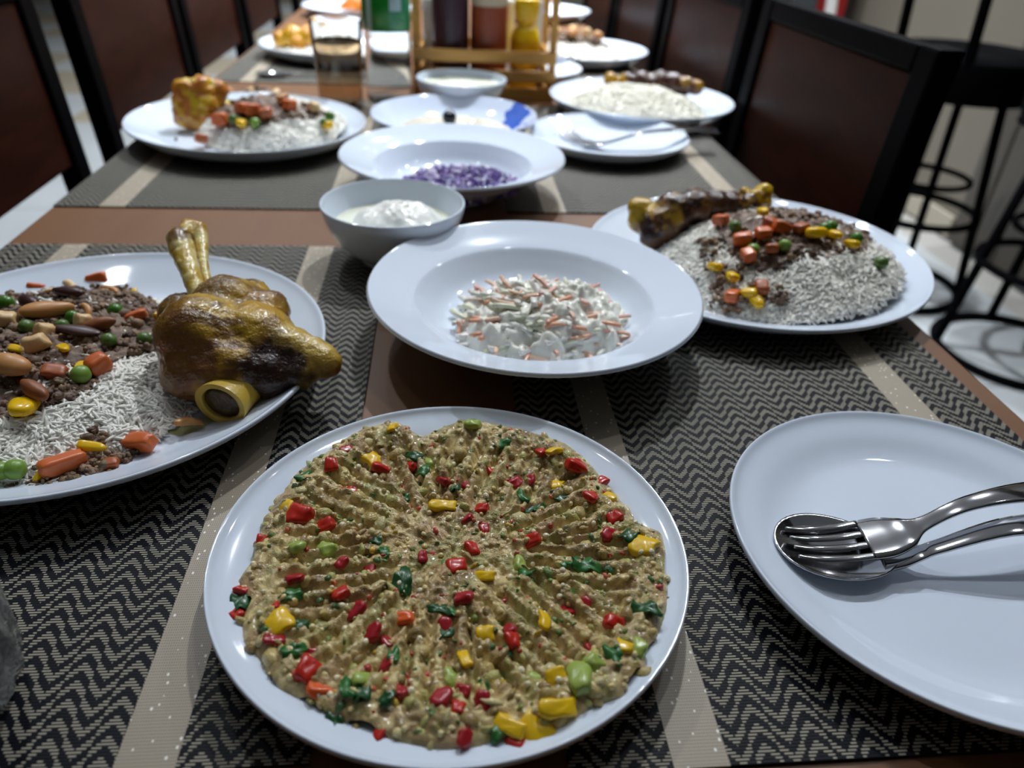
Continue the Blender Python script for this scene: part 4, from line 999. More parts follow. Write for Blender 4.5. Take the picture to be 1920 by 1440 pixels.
LOLAB = {'carrot': ('carrot cube nearest the golden chicken, at the mince edge', 'orange carrot cube in the middle of the mince by the golden chicken', 'carrot cube low on the mince, right of the middle one', 'carrot cube highest and rightmost on the left plate mince', 'carrot cube beside the lower edge of the golden chicken'),
    'cashew': ('pale nut touching the golden chicken', 'pale nut on the back of the mince near the golden chicken', 'pale nut on the mince crest of the left plate', 'pale nut right of the crest on the left plate mince', 'pale nut behind the rightmost carrot cube on the left plate', 'pale nut beside the rightmost carrot cube on the left plate', 'pale nut at the far right end of the left plate mince'),
    'pea': ('green pea high on the mince by the golden chicken', 'green pea low on the mince by the golden chicken', 'green pea below the carrot cubes of the left plate', 'green pea at the right end of the left plate rice', 'green pea under the right end pea on the left plate'),
    'corn': ('corn kernel high on the mince by the golden chicken', 'corn kernel low between the peas on the left plate', 'corn kernel at the right end of the left plate rice')}
for nm, LST, MS, cat, s in (('carrot_cube', LORED, CARROT, 'carrot', .0078), ('cashew', LONUT, CHUNK, 'cashew', .0068), ('pea', LOGRN, PEA, 'pea', .0056), ('corn_kernel', LOYEL, CORN, 'corn', .0066)):
    for i, xy in enumerate(LST):
        put(nm, MS, D_LO, xy, s, LOLAB[cat][i], cat, '%s pieces beside the golden chicken' % cat, i, lift=0.005)
D_FLAT = ((0, 0), 1, 1, 0, 0.012)
put('carrot_cube', CARROT, D_FLAT, (-.265, .855), .0075, 'browned carrot piece on the bare plate below the golden chicken', 'carrot', None, 2)
put('dark_crumb', [ALMOND[2]], D_FLAT, (-.293, .857), .004, 'tiny dark crumb alone on the plate left of the golden chicken', 'crumb', None)

# ------------------------------------------------------------------ plate of plain rice with dark shank
D_FF = ((.272, 1.085), .098, .082, .030, .009)
rice('plain white rice heap under a dark shank', D_FF, 3200, base=GRAIN3, plate=(*C_FF, 0.112), seed=15, L=0.0090, Wd=0.0012, tone=(0.86, 0.83, 0.72))
def dark_col(V, Nn):
    c = mix(np.tile(A3(66, 36, 28), (len(V), 1)), np.tile(A3(92, 56, 32), (len(V), 1)), sstep(0.45, 0.65, fbm(V, 60, 3, 91)))
    c = mix(c, np.tile(A3(196, 148, 26), (len(V), 1)), 0.95 * blot(V, (0.250, 1.128, 0.042), 0.019, 0.4, 90, 0.3, 2))
    c = mix(c, np.tile(A3(176, 134, 60), (len(V), 1)), 0.8 * blot(V, (0.346, 1.10, 0.048), 0.012, 0.5, 120, 0.6, 3))
    return mix(c, np.tile(A3(180, 132, 30), (len(V), 1)), 0.8 * blot(V, (0.367, 1.10, 0.042), 0.011, 0.5, 120, 0.4, 4))
dk = finish_meat(remesh_blob('roast_shank', SF, 0.0022, 14), ((60, 0.005), (160, 0.002)), dark_col, 93); dk.materials.append(MEAT_M)
tag(link('roast_shank', dk), 'dark roast shank lying along the back of plain rice', 'meat', 'roast meat on the plates')
# ------------------------------------------------------------------ the two far plates
D_FRR = ((.235, 1.47), .095, .085, .036, .009)
rice('rice heap on the far plate right of the wooden caddy', D_FRR, 1200, base=GRAIN3, plate=(*C_FRR, 0.112), seed=17, L=0.010, Wd=0.0014)
mince('minced meat topping on the far plate right of the wooden caddy', D_FRR, [(.17, 1.47), (.20, 1.44), (.28, 1.44), (.31, 1.47), (.28, 1.53), (.20, 1.53)], 70, seed=18, lift=0.006, size=1.9, sub=ICO1)
for i, xy in enumerate(((.205, 1.46), (.235, 1.45), (.262, 1.46), (.285, 1.465), (.24, 1.49))):
    put('cashew', CHUNK, D_FRR, xy, .0085, ('leftmost nut piece', 'front nut piece', 'nut piece right of the front one', 'rightmost nut piece', 'hindmost nut piece')[i] + ' on the far mince right of the wooden caddy', 'cashew', 'nuts on the far right plate', i, lift=0.010)
D_FL = ((-.225, 1.46), .085, .08, .02, .009)
rice('rice under the bright yellow chicken on the far left plate', D_FL, 900, base=GRAIN3, plate=(*C_FL, 0.112), seed=19, L=0.010, Wd=0.0014)
def yel2(V, Nn): return mix(np.tile(A3(226, 168, 22), (len(V), 1)), np.tile(A3(206, 140, 36), (len(V), 1)), sstep(0.4, 0.65, fbm(V, 60, 3, 95)))
cf2 = finish_meat(remesh_blob('chicken_piece', CF, 0.0025, 5), ((60, 0.006),), yel2, 96); cf2.materials.append(MEAT_M)
tag(link('chicken_piece', cf2), 'bright yellow chicken piece on the far left plate behind the glass', 'meat', 'roast meat on the plates')
# ------------------------------------------------------------------ aubergine dip at the front
OUT_T = np.array([a for a, _ in B_OUT]); OUT_R = np.array([r for _, r in B_OUT])
OUT_T = np.concatenate([OUT_T - 2 * PI, OUT_T, OUT_T + 2 * PI]); OUT_R = np.tile(OUT_R, 3)
def dip_R(th): return np.interp(th, OUT_T, OUT_R)
NSEC = 9
def dip_h(x, y):
    """surface of the dip, x y from the plate centre"""
    r, th = np.hypot(x, y), np.arctan2(y, x)
    R = dip_R(th); t = np.clip(r / R, 0, 1)
    P3 = np.stack([x, y, 0 * x], 1)
    plate_z = MZ + 0.0066 + 0.008 * sstep(0.068, 0.098, r)
    body = 0.0075 * (1 - t ** 7) ** 0.5 + 0.0028 * np.exp(-((t - 0.86) / 0.09) ** 2) - 0.0012 * np.exp(-(t / 0.35) ** 2)
    sec = np.floor((th + PI) / (2 * PI) * NSEC + 0.3 + 0.25 * np.sin(3 * th))
    ac = (sec + 0.5 - 0.3) / NSEC * 2 * PI - PI
    v = -x * np.sin(ac) + y * np.cos(ac) + 0.0012 * (fbm(P3, 60, 2, 3) - 0.5) + sec * 0.0017
    gr = np.abs((v / 0.0082) % 1 * 2 - 1)
    gr = sstep(0.0, 0.75, gr)
    amp = 0.0040 * sstep(0.22, 0.45, t) * (1 - sstep(0.80, 0.92, t)) * (0.6 + 0.8 * vnoise(P3, 45, 8))
    lump = (fbm(P3, 95, 2, 4) - 0.5) * 0.0034 + (fbm(P3, 240, 2, 5) - 0.5) * 0.0040 + (vnoise(P3, 560, 6) - 0.5) * 0.0018 + (vnoise(P3, 1200, 7) - 0.5) * 0.0005
    edge = 1 - sstep(0.93, 1.0, t)
    return plate_z + body + (amp * (gr - 0.75) + lump * (0.35 + 0.65 * edge)) * (0.25 + 0.75 * edge)
NRR, NTT = 150, 620
tq = np.linspace(0, 1, NRR) ** 0.85
aq = np.linspace(-PI, PI, NTT, endpoint=False)
jit = 1 + 0.05 * (fbm(np.stack([np.cos(aq), np.sin(aq), 0 * aq], 1), 9, 3, 41) - 0.5) * 2
RR_ = dip_R(aq) * jit
gx = (tq[:, None] * (RR_ * np.cos(aq))[None, :]); gy = (tq[:, None] * (RR_ * np.sin(aq))[None, :])
X, Y = gx.ravel(), gy.ravel()
Z = dip_h(X, Y)
V = np.stack([X, Y, Z - MZ], 1)
ii = np.arange(NRR - 1)[:, None] * NTT; kk = np.arange(NTT)[None, :]; k2 = (kk + 1) % NTT
F = np.stack([ii + kk, ii + NTT + kk, ii + NTT + k2, ii + k2], -1).reshape(-1, 4)
n1 = fbm(V, 70, 3, 51); n2 = fbm(V, 330, 2, 52); n3 = vnoise(V, 800, 53)
c = mix(np.tile(A3(160, 136, 80), (len(V), 1)), np.tile(A3(208, 188, 126), (len(V), 1)), sstep(0.35, 0.65, n2))
c = mix(c, np.tile(A3(126, 100, 56), (len(V), 1)), 0.75 * sstep(0.50, 0.68, n1))
c = mix(c, np.tile(A3(186, 152, 104), (len(V), 1)), 0.6 * sstep(0.55, 0.7, fbm(V, 150, 2, 57)))
c = mix(c, np.tile(A3(140, 138, 70), (len(V), 1)), 0.6 * sstep(0.5, 0.66, fbm(V, 120, 2, 54)))
c = np.clip(c * (1.02 + 0.34 * n3)[:, None] * (1.0, 0.99, 1.08), 0, 0.9)
DIP_M = vcol('aubergine_dip', rough=0.18, spec=0.55, bump=0.8, bscale=1800, coat=0.55)
dip = link('aubergine_dip', np_mesh('aubergine_dip', V, F, True, c), DIP_M, loc=(*C_BABA, MZ))
tag(dip, 'chunky olive-brown aubergine dip with peppers and herbs on the front plate', 'dip')
def dip_z(x, y): return float(dip_h(np.array([x]), np.array([y]))[0]) - MZ
RED_M = [simple('red_pepper', lin(190, 42, 28), rough=0.25, noise=0.22, nscale=260), simple('dark_red_pepper', lin(164, 34, 40), rough=0.25, noise=0.25, nscale=260), simple('orange_pepper', lin(222, 92, 34), rough=0.28, noise=0.2, nscale=200)]
YEL_M = simple('yellow_pepper', lin(232, 188, 26), rough=0.28, noise=0.14, nscale=160)
LGR_M = simple('pale_green_pepper', lin(158, 178, 84), rough=0.3, noise=0.2, nscale=260)
HERB_M = [simple('parsley', lin(48, 108, 48), rough=0.35, noise=0.35, nscale=350), simple('dark_parsley', lin(34, 82, 42), rough=0.3, noise=0.35, nscale=350)]
pb, pf = superbox(3, 4.5)
def pep(mat, seed, s): return piece_mesh('pepper', wob(wob(pb * s, 0.34, 0.9, seed), 0.10, 3.0, seed + 5), pf, mat)
REDP = [pep(RED_M[0], 101, (1, .9, .55)), pep(RED_M[1], 102, (1, .7, .5)), pep(RED_M[1], 103, (.9, 1, .5)), pep(RED_M[2], 104, (1.1, .7, .5))]
YELP = [pep(YEL_M, 111, (.6, 1.3, .34)), pep(YEL_M, 112, (.95, 1, .34))]
LGRP = [pep(LGR_M, 121, (1, .9, .6)), pep(LGR_M, 122, (.8, 1.1, .5))]
def leaf_mesh(mat, seed):
    rg = np.random.default_rng(seed); n = 28
    a = np.linspace(0, 2 * PI, n, endpoint=False)
    rr = 0.62 + 0.30 * np.abs(np.sin(1.5 * a + rg.uniform(0, 3))) + rg.uniform(-.12, .12, n)
    V = [(0, 0, .16)]
    for q in (0.5, 1.0):
        for t, r in zip(a, rr): V.append((q * r * math.cos(t) * 1.25, q * r * math.sin(t) * .75, 0.22 * math.sin(3 * t + seed) * q * q + 0.10))
    F = [(0, 1 + k, 1 + (k + 1) % n) for k in range(n)] + [(1 + k, 1 + n + k, 1 + n + (k + 1) % n, 1 + (k + 1) % n) for k in range(n)]
    m = len(V); V2 = [(x, y, z - 0.14) for x, y, z in V]
    F += [tuple(m + i for i in f[::-1]) for f in F] + [(1 + n + k, m + 1 + n + k, m + 1 + n + (k + 1) % n, 1 + n + (k + 1) % n) for k in range(n)]
    me = np_mesh('leaf', np.array(V + V2), F); me.materials.append(mat); return me
LEAF = [leaf_mesh(HERB_M[k % 2], 130 + k) for k in range(4)]
def bit(name, ms, k, xy, s, rg, dz=0.15, tilt=0.5):
    x, y = xy[0] - C_BABA[0], xy[1] - C_BABA[1]
    r = math.hypot(x, y); Rm = float(dip_R(np.array([math.atan2(y, x)]))[0]) * 1.0
    o = link(name, ms[k % len(ms)], parent=dip)
    o.location = (x, y, dip_z(x, y) + dz * s if r < Rm * 1.02 else 0.0130)
    o.rotation_euler = (rg.uniform(-tilt, tilt), rg.uniform(-tilt, tilt), rg.uniform(0, 6.28)); o.scale = (s, s, s)
    return o
rg = random.Random(5)
for i, xy in enumerate(B_RED):
    big = {2: 1.35, 5: 1.5, 23: 1.5, 29: 1.7, 47: 1.5, 10: 1.15}.get(i, 1.0)
    bit('red_pepper_piece', REDP, (0 if i in (1, 3, 5, 14, 48, 49, 50, 51) else 3 if i in (23, 30) else rg.randrange(3)), xy, 0.0033 * big * rg.uniform(0.75, 1.25), rg, dz=0.02, tilt=0.6)
for i, xy in enumerate(B_GRN):
    big = {1: 1.8, 3: 1.9, 9: 1.5, 15: 1.5, 11: 1.6, 12: 1.5, 0: 1.7, 27: 1.5}.get(i, 1.0)
    o = bit('parsley_leaf', LEAF, i, xy, 0.0040 * big * rg.uniform(0.8, 1.2), rg, dz=0.10, tilt=0.3)
for i, xy in enumerate(B_YEL):
    big = {1: 1.7, 2: 1.3, 3: 1.5, 7: 1.7, 12: 1.3, 13: 1.7, 14: 1.5}.get(i, 1.0)
    bit('yellow_pepper_piece', YELP, i, xy, 0.0036 * big, rg, dz=0.02, tilt=0.5)
for i, xy in enumerate(B_LG):
    big = {3: 1.6}.get(i, 1.0)
    bit('green_pepper_piece', LGRP, i, xy, 0.0038 * big, rg, dz=0.02, tilt=0.5)
# pulp lumps, seeds and herb specks, too many to count
rng = np.random.default_rng(77)
def dip_points(n, tmax=0.97, bias=0.5):
    th = rng.uniform(-PI, PI, n); t = tmax * rng.uniform(0, 1, n) ** bias; R = dip_R(th)
    return R * t * np.cos(th), R * t * np.sin(th)
def dip_stuff(name, base, n, r0, ani, cols, mat, tmax=0.97, bias=0.5, sink=0.3, wobble=0.12, seed=1):
    x, y = dip_points(n, tmax, bias); z = dip_h(x, y) - MZ
    r = r0 * np.clip(rng.lognormal(0, 0.3, n), 0.4, 1.5)
    sc = r[:, None] * rng.uniform(1 - ani, 1 + ani, (n, 3))
    c = np.array(cols)[rng.integers(0, len(cols), n)] * rng.uniform(0.95, 1.25, (n, 1))
    V, F, Cc = scatter_mesh(base[0], base[1], np.stack([x, y, z - sink * r], 1), rand_rot(n, rng), sc, c, wobble, seed)
    o = link(name, np_mesh(name, V, F, True, Cc), mat, dip); o['kind'] = 'stuff'
    return o
PULP = [A3(196, 174, 110), A3(178, 154, 92), A3(212, 196, 140), A3(156, 130, 76), A3(180, 172, 100)]
dip_stuff('pulp_lump', (wob(ICO2[0], 0.35, 1.1, 9) * (1.3, 0.9, 0.8), ICO2[1]), 620, 0.0022, 0.45, PULP, DIP_M, 1.0, 0.40, 0.72, 0.06, 1)
dip_stuff('seed', ICO2, 480, 0.00100, 0.2, [A3(226, 208, 150), A3(214, 190, 128), A3(236, 226, 190)], DIP_M, 0.97, 0.5, 0.0, 0.0, 2)
dip_stuff('herb_speck', ICO2, 260, 0.0010, 0.6, [A3(64, 104, 44), A3(96, 122, 54), A3(120, 140, 66)], DIP_M, 0.97, 0.5, 0.3, 0.1, 3)
dip_stuff('pepper_speck', ICO2, 150, 0.0011, 0.45, [A3(186, 52, 44), A3(196, 90, 60), A3(206, 170, 60)], DIP_M, 0.96, 0.5, 0.3, 0.1, 4)

# ------------------------------------------------------------------ coleslaw
def heap(name, c, rx, ry, h, z0, mat, amp, f, label, cat, seed, kind=None, nr=50, na=120, p=0.8, rim=0.10):
    a = np.linspace(0, 2 * PI, na, endpoint=False); k = 1 + (fbm(np.stack([np.cos(a), np.sin(a), 0 * a], 1), 2.5, 3, seed) - 0.5) * 2 * rim
    q = np.linspace(0, 1, nr)
    X = (q[:, None] * (rx * k * np.cos(a))[None]).ravel(); Y = (q[:, None] * (ry * k * np.sin(a))[None]).ravel(); Q = np.repeat(q, na)
    P3 = np.stack([X, Y, 0 * X], 1)
    e = 1 - sstep(0.9, 1, Q)
    Z = z0 + h * np.clip(1 - Q ** 2, 0, 1) ** p + e * sum((fbm(P3, ff, 3, seed + i) - 0.5) * aa for i, (ff, aa) in enumerate(zip(f, amp)))
    i_ = np.arange(nr - 1)[:, None] * na; k_ = np.arange(na)[None]; kk_ = (k_ + 1) % na
    F = np.stack([i_ + k_, i_ + na + k_, i_ + na + kk_, i_ + kk_], -1).reshape(-1, 4)
    return tag(link(name, np_mesh(name, np.stack([X, Y, Z], 1), F), mat, loc=(c[0], c[1], MZ)), label, cat, None, kind)
CREAM = simple('mayonnaise_dressing', (0.86, 0.85, 0.76), rough=0.22, noise=0.04, nscale=120, bump=0.3, bscale=400, sss=0.2)
slaw = heap('coleslaw', (0.0650, 0.4400), 0.060, 0.056, 0.026, 0.0085, CREAM, (0.022, 0.010), (70, 230), 'creamy coleslaw with orange carrot shreds on the wide-rimmed plate', 'salad', 3)
def shreds(name, n, cols, L, w, th, mat, parent, rx, ry, h, seed, z0=0.009):
    rng = np.random.default_rng(seed); V, F, Cc = [], [], []; o = 0
    for i in range(n):
        a = rng.uniform(0, 2 * PI); q = rng.uniform(0, 1) ** 0.5
        x, y = rx * q * math.cos(a), ry * q * math.sin(a); z = z0 + h * max(0, 1 - q * q) ** 0.8 + rng.uniform(-0.0012, 0.0022)
        d = rng.uniform(0, 2 * PI); tz = rng.normal(0, 0.16); l = L * rng.uniform(0.5, 1.2); bend = rng.uniform(-1, 1) * l * 0.25; ww = w * rng.uniform(0.7, 1.2)
        ns = 6
        c = cols[rng.integers(0, len(cols))] * rng.uniform(0.92, 1.05)
        for s in range(ns):
            u = s / (ns - 1) * 2 - 1
            px = x + math.cos(d) * u * l / 2 - math.sin(d) * bend * u * u; py = y + math.sin(d) * u * l / 2 + math.cos(d) * bend * u * u; pz = z + tz * u * l / 2 + 0.0008 * math.cos(u * 3 + i)
            nx, ny = -math.sin(d), math.cos(d)
            for sx, sz in ((-1, -1), (1, -1), (1, 1), (-1, 1)):
                V.append((px + nx * sx * ww / 2, py + ny * sx * ww / 2, max(0.0085, pz + sz * th / 2))); Cc.append(c)
        for s in range(ns - 1):
            for k in range(4): F.append((o + s * 4 + k, o + s * 4 + (k + 1) % 4, o + s * 4 + 4 + (k + 1) % 4, o + s * 4 + 4 + k))
        F.append((o + 3, o + 2, o + 1, o)); e = o + (ns - 1) * 4; F.append((e, e + 1, e + 2, e + 3)); o += ns * 4
    ob = link(name, np_mesh(name, np.array(V), F, True, np.array(Cc)), mat, parent); ob['kind'] = 'stuff'
    return ob
SHRED_M = vcol('dressed_shreds', rough=0.25, spec=0.5)
shreds('cabbage_shred', 170, [A3(244, 242, 232), A3(240, 238, 224), A3(246, 244, 236), A3(236, 238, 214)], 0.024, 0.0042, 0.0020, SHRED_M, slaw, 0.054, 0.050, 0.0235, 3)
shreds('carrot_shred', 64, [A3(240, 190, 160), A3(236, 172, 138), A3(244, 208, 184), A3(240, 186, 170)], 0.026, 0.0027, 0.0016, SHRED_M, slaw, 0.058, 0.054, 0.0245, 4)
# ------------------------------------------------------------------ white sauces
SAUCE = simple('white_sauce', (0.90, 0.90, 0.84), rough=0.3, bump=0.25, bscale=250, sss=0.2)
WHEY = simple('thin_pale_sauce', (0.84, 0.86, 0.72), rough=0.12)
def sauce(c, label, level, r, h, rm, off=(0.004, -0.004)):
    t = empty('white_sauce', (*c, MZ), 0, label, 'sauce')
    link('sauce_surface', lathe([(0, level), (r * 0.97, level), (r, level + 0.0008), (r * 0.995, level - 0.001), (r * 0.9, level - 0.008), (0, level - 0.01)], 64, 'sauce_surface'), WHEY, t)
    hp = heap('sauce_mound', (0, 0), rm, rm, h, level - 0.002, SAUCE, (0.008, 0.003), (75, 240), None, None, 23, nr=40, na=90, p=0.7)
    hp.parent = t; hp.location = (off[0], off[1], 0)
    return t
sauce(C_BOWL, 'mound of white sauce in the small bowl behind the coleslaw', 0.029, 0.0495, 0.020, 0.037)
sauce(C_BOWL2, 'white sauce filling the small bowl before the wooden caddy', 0.031, 0.0570, 0.007, 0.030, (-0.006, 0))
# ------------------------------------------------------------------ chopped purple cabbage
def chopped():
    rng = np.random.default_rng(9); n = 400
    th = rng.uniform(0, 2 * PI, n); q = rng.uniform(0, 1, n) ** 0.6
    X, Y = 0.060 * q * np.cos(th), 0.054 * q * np.sin(th)
    Z = 0.0085 + 0.012 * np.clip(1 - q ** 2, 0, 1) ** 0.7 + rng.uniform(-0.001, 0.0025, n)
    bv, bf = superbox(2, 5)
    sc = 0.0026 * rng.uniform(0.6, 1.35, (n, 3)) * np.array([1.1, 0.8, 0.6])
    cols = np.array([A3(104, 78, 150), A3(128, 100, 172), A3(76, 54, 122), A3(214, 206, 228), A3(162, 142, 196), A3(230, 226, 236)])[rng.choice(6, n, p=[.24, .2, .18, .14, .14, .10])]
    V, F, Cc = scatter_mesh(bv, bf, np.stack([X, Y, Z], 1), rand_rot(n, rng), sc, cols, 0.1, 5)
    return np_mesh('chopped_cabbage', V, F, False, Cc)
tag(link('chopped_cabbage', chopped(), vcol('purple_cabbage', rough=0.35), loc=(C_ONION[0] + 0.008, C_ONION[1] - 0.012, MZ)), 'finely chopped purple cabbage on the second wide-rimmed plate', 'vegetables', None, 'stuff')
# ------------------------------------------------------------------ pale dip with an olive
HUMM = simple('pale_dip', lin(214, 206, 188), rough=0.35, noise=0.12, nscale=90, bump=0.3, bscale=300)
heap('pale_dip', (C_HUM[0], C_HUM[1] - 0.004), 0.070, 0.062, 0.010, 0.0085, HUMM, (0.010, 0.004), (70, 200), 'pale lumpy dip on the plate with the blue flower', 'dip', 27, p=0.5)
OLIVE = simple('black_olive', (0.006, 0.008, 0.012), rough=0.15)
ov = link('black_olive', piece_mesh('black_olive', V_ * (1, 1.15, 1), F_, OLIVE), loc=(0.008, 0.945, MZ + 0.0235), sc=(0.0088, 0.0088, 0.0088)); tag(ov, 'black olive in the middle of the pale dip', 'olive')
# ------------------------------------------------------------------ glasses
def tumbler(name, loc, r0, r1, h, wall, base, label, group=None, seg=64, gm=None):
    t = empty(name, loc, 0, label, 'glass', group)
    P = [(0, 0.0005), (r0 * 0.85, 0.0), (r0 * 0.97, 0.0012), (r0, 0.004), (r0 + (r1 - r0) * 0.5, h * 0.5), (r1, h - 0.0008), (r1 - wall * 0.5, h), (r1 - wall, h - 0.0008), (r0 + (r1 - r0) * 0.5 - wall, h * 0.5), (r0 - wall, base + 0.004), (r0 - wall - 0.003, base + 0.0008), (0, base)]
    link('glass_wall', lathe(P, seg, 'glass_wall'), THIN, t)
    return t
tg = tumbler('tall_glass', (-0.140, 1.092, 0), 0.0290, 0.0345, 0.112, 0.0016, 0.008, 'tall clear glass of pale brown drink beside the water bottle', 'drinking glasses')
link('drink', lathe([(0, 0.0085), (0.0262, 0.0085), (0.0276, 0.012), (0.0316, 0.0835), (0.0317, 0.0842), (0.0312, 0.0840), (0, 0.0840)], 64, 'drink'), TEA, tg)
def cut_glass():
    """thick footed tumbler with slanted flutes pressed into the base"""
    seg, rows = 96, 26
    V, F = [], []
    def R_(z, a):
        r = 0.0335 + 0.0042 * (z / 0.11); r -= 0.006 * math.exp(-((z - 0.0) / 0.006) ** 2)
        return r - 0.0026 * (1 - abs(math.cos(9 * a + z * 45))) * (1 - float(sstep(0.035, 0.05, z)))
    zs = np.linspace(0, 0.11, rows)
    V.append((0, 0, 0.001))
    for z in zs:
        for k in range(seg):
            a = 2 * PI * k / seg; r = R_(z, a); V.append((r * math.cos(a), r * math.sin(a), z))
    inn = [0.1095, 0.08, 0.05, 0.03, 0.02, 0.0165]
    for i, z in enumerate(inn):
        for k in range(seg):
            a = 2 * PI * k / seg; r = (0.0335 + 0.0042 * z / 0.11 - 0.0024) * (1.0 if i < 4 else (0.96 if i == 4 else 0.82)); V.append((r * math.cos(a), r * math.sin(a), z))
    V.append((0, 0, 0.0155)); e = len(V) - 1; nr = rows + len(inn)
    for k in range(seg):
        k2 = (k + 1) % seg
        F.append((0, 1 + k2, 1 + k)); F.append((e, 1 + (nr - 1) * seg + k, 1 + (nr - 1) * seg + k2))
        for i in range(nr - 1): F.append((1 + i * seg + k, 1 + i * seg + k2, 1 + (i + 1) * seg + k2, 1 + (i + 1) * seg + k))
    return np_mesh('glass_wall', np.array(V), F)
cg = empty('short_glass', (-0.1855, 0.1740, MZ), 0, 'thick clear tumbler cut by the lower left picture edge', 'glass', 'drinking glasses')
link('glass_wall', cut_glass(), GLASS, cg)
# ------------------------------------------------------------------ water bottle
wb = empty('water_bottle', (-0.0765, 1.137, 0), 0, 'clear plastic water bottle with a green label beside the caddy', 'bottle')
def rib(z): return 0.0012 * max(0, math.sin(z * 2 * PI / 0.011)) * (1 if 0.062 < z < 0.092 else 0)
bp = [(0, 0.006), (0.018, 0.004), (0.024, 0.0), (0.030, 0.002), (0.0325, 0.008)] + [(0.0325 - rib(z), z) for z in np.linspace(0.012, 0.148, 60)] + [(0.0315, 0.155), (0.027, 0.170), (0.019, 0.184), (0.0145, 0.191), (0.0135, 0.196), (0.0135, 0.204), (0.0120, 0.204), (0.0125, 0.192), (0.018, 0.183), (0.026, 0.169), (0.0308, 0.154)] + [(0.0319 - rib(z), z) for z in np.linspace(0.148, 0.012, 60)] + [(0.0315, 0.0085), (0.029, 0.0030), (0.0, 0.0068)]
link('bottle_body', lathe(bp, 72, 'bottle_body'), PET, wb)
link('water', lathe([(0, 0.0075), (0.0285, 0.0040), (0.0312, 0.0090), (0.0314, 0.012), (0.0314, 0.060), (0.0304, 0.066), (0.0304, 0.090), (0.0304, 0.094), (0, 0.094)], 64, 'water'), WATER, wb)
def label_mat():
    m, nt, p = new_mat('green_label'); N, L = nt.nodes, nt.links
    M = lambda op, a, b=None, c=None: math_node(N, L, op, a, b, c)
    tc = N.new('ShaderNodeTexCoord'); sp = N.new('ShaderNodeSeparateXYZ'); L.new(tc.outputs['Object'], sp.inputs[0])
    x, z = sp.outputs[0], sp.outputs[2]
    teal = M('GREATER_THAN', x, 0.006)
    w1 = M('MULTIPLY', M('MULTIPLY', M('GREATER_THAN', x, 0.007), M('LESS_THAN', x, 0.022)), M('GREATER_THAN', z, 0.121))
    mx = N.new('ShaderNodeMixRGB'); L.new(teal, mx.inputs[0]); mx.inputs[1].default_value = (0.01, 0.20, 0.02, 1); mx.inputs[2].default_value = (0.03, 0.24, 0.11, 1)
    mx2 = N.new('ShaderNodeMixRGB'); L.new(w1, mx2.inputs[0]); L.new(mx.outputs[0], mx2.inputs[1]); mx2.inputs[2].default_value = (0.42, 0.56, 0.60, 1)
    st = M('MULTIPLY', M('GREATER_THAN', x, -0.025), M('LESS_THAN', x, -0.018))
    mx3 = N.new('ShaderNodeMixRGB'); L.new(st, mx3.inputs[0]); L.new(mx2.outputs[0], mx3.inputs[1]); mx3.inputs[2].default_value = (0.45, 0.62, 0.55, 1)
    L.new(mx3.outputs[0], p.inputs['Base Color']); p.inputs['Roughness'].default_value = 0.3
    return m
link('label', lathe([(0.0328, 0.0965), (0.0332, 0.0970), (0.0332, 0.1455), (0.0328, 0.1460), (0.0326, 0.1455), (0.0326, 0.0970), (0.0328, 0.0965)], 72, 'label'), label_mat(), wb)
CAPM = simple('white_cap', (0.75, 0.78, 0.8), rough=0.4)
link('cap', lathe([(0, 0.2045), (0.0140, 0.2045), (0.0150, 0.2035), (0.0150, 0.193), (0.0142, 0.193), (0.0142, 0.2030), (0, 0.2030)], 40, 'cap'), CAPM, wb)
# ------------------------------------------------------------------ wooden caddy
CX0, CX1, CY0, CY1 = -0.0430, 0.1680, 1.166, 1.296
cd = empty('bottle_caddy', ((CX0 + CX1) / 2, (CY0 + CY1) / 2, 0), 0, 'slatted bamboo caddy holding sauce bottles in the middle of the table', 'caddy')
hx, hy = (CX1 - CX0) / 2, (CY1 - CY0) / 2
for sx in (-1, 1):
    for sy in (-1, 1):
        box('post', (sx * (hx - 0.005), sy * (hy - 0.011), 0.11), (0.010, 0.010, 0.22), BAMBOO, cd, bevel=0.001)
for z in (0.0085, 0.0325, 0.0590):
    for sy in (-1, 1):
        box('slat', (0, sy * (hy - 0.003), z), (hx * 2, 0.0056, 0.0165), BAMBOO, cd, bevel=0.001)
    for sx in (-1, 1):
        box('slat', (sx * (hx - 0.013), 0, z), (0.0055, hy * 2 - 0.034, 0.0165), BAMBOO, cd, bevel=0.001)
box('caddy_base', (0, 0, 0.0035), (hx * 2 - 0.034, hy * 2 - 0.013, 0.005), BAMBOO, cd, bevel=0.001)
box('carry_bar', (0, 0, 0.225), (hx * 2, 0.020, 0.010), BAMBOO, cd, bevel=0.002)
def sauce_bottle(x, y, r, h, body, cap, hb, label, cat='bottle', band=None):
    t = empty('sauce_bottle', (x, y, 0.0062), 0, label, cat, 'sauce bottles in the bamboo caddy')
    link('bottle_body', lathe(smooth_prof([(0, 0), (r * 0.9, 0), (r, 0.004), (r, hb * 0.75), (r * 0.97, hb * 0.9), (r * 0.6, hb), (0, hb)], 4), 48, 'bottle_body'), body, t)
    link('cap', lathe(smooth_prof([(0, hb - 0.0005), (r * 0.58, hb - 0.0005), (r * 0.62, hb + 0.002), (r * 0.5, hb + (h - hb) * 0.5), (r * 0.2, h - 0.003), (r * 0.12, h), (0, h)], 4), 40, 'cap'), cap, t)
    if band: link('label', lathe([(r * 1.002, band[0]), (r * 1.012, band[0]), (r * 1.012, band[1]), (r * 1.002, band[1]), (r * 1.002, band[0])], 48, 'label'), band[2], t)
    return t
PLUM = simple('dark_plum_plastic', lin(66, 44, 58), rough=0.3); BRICK = simple('brick_red_sauce', lin(150, 72, 46), rough=0.35); CREAMC = simple('cream_plastic', lin(196, 186, 166), rough=0.4)
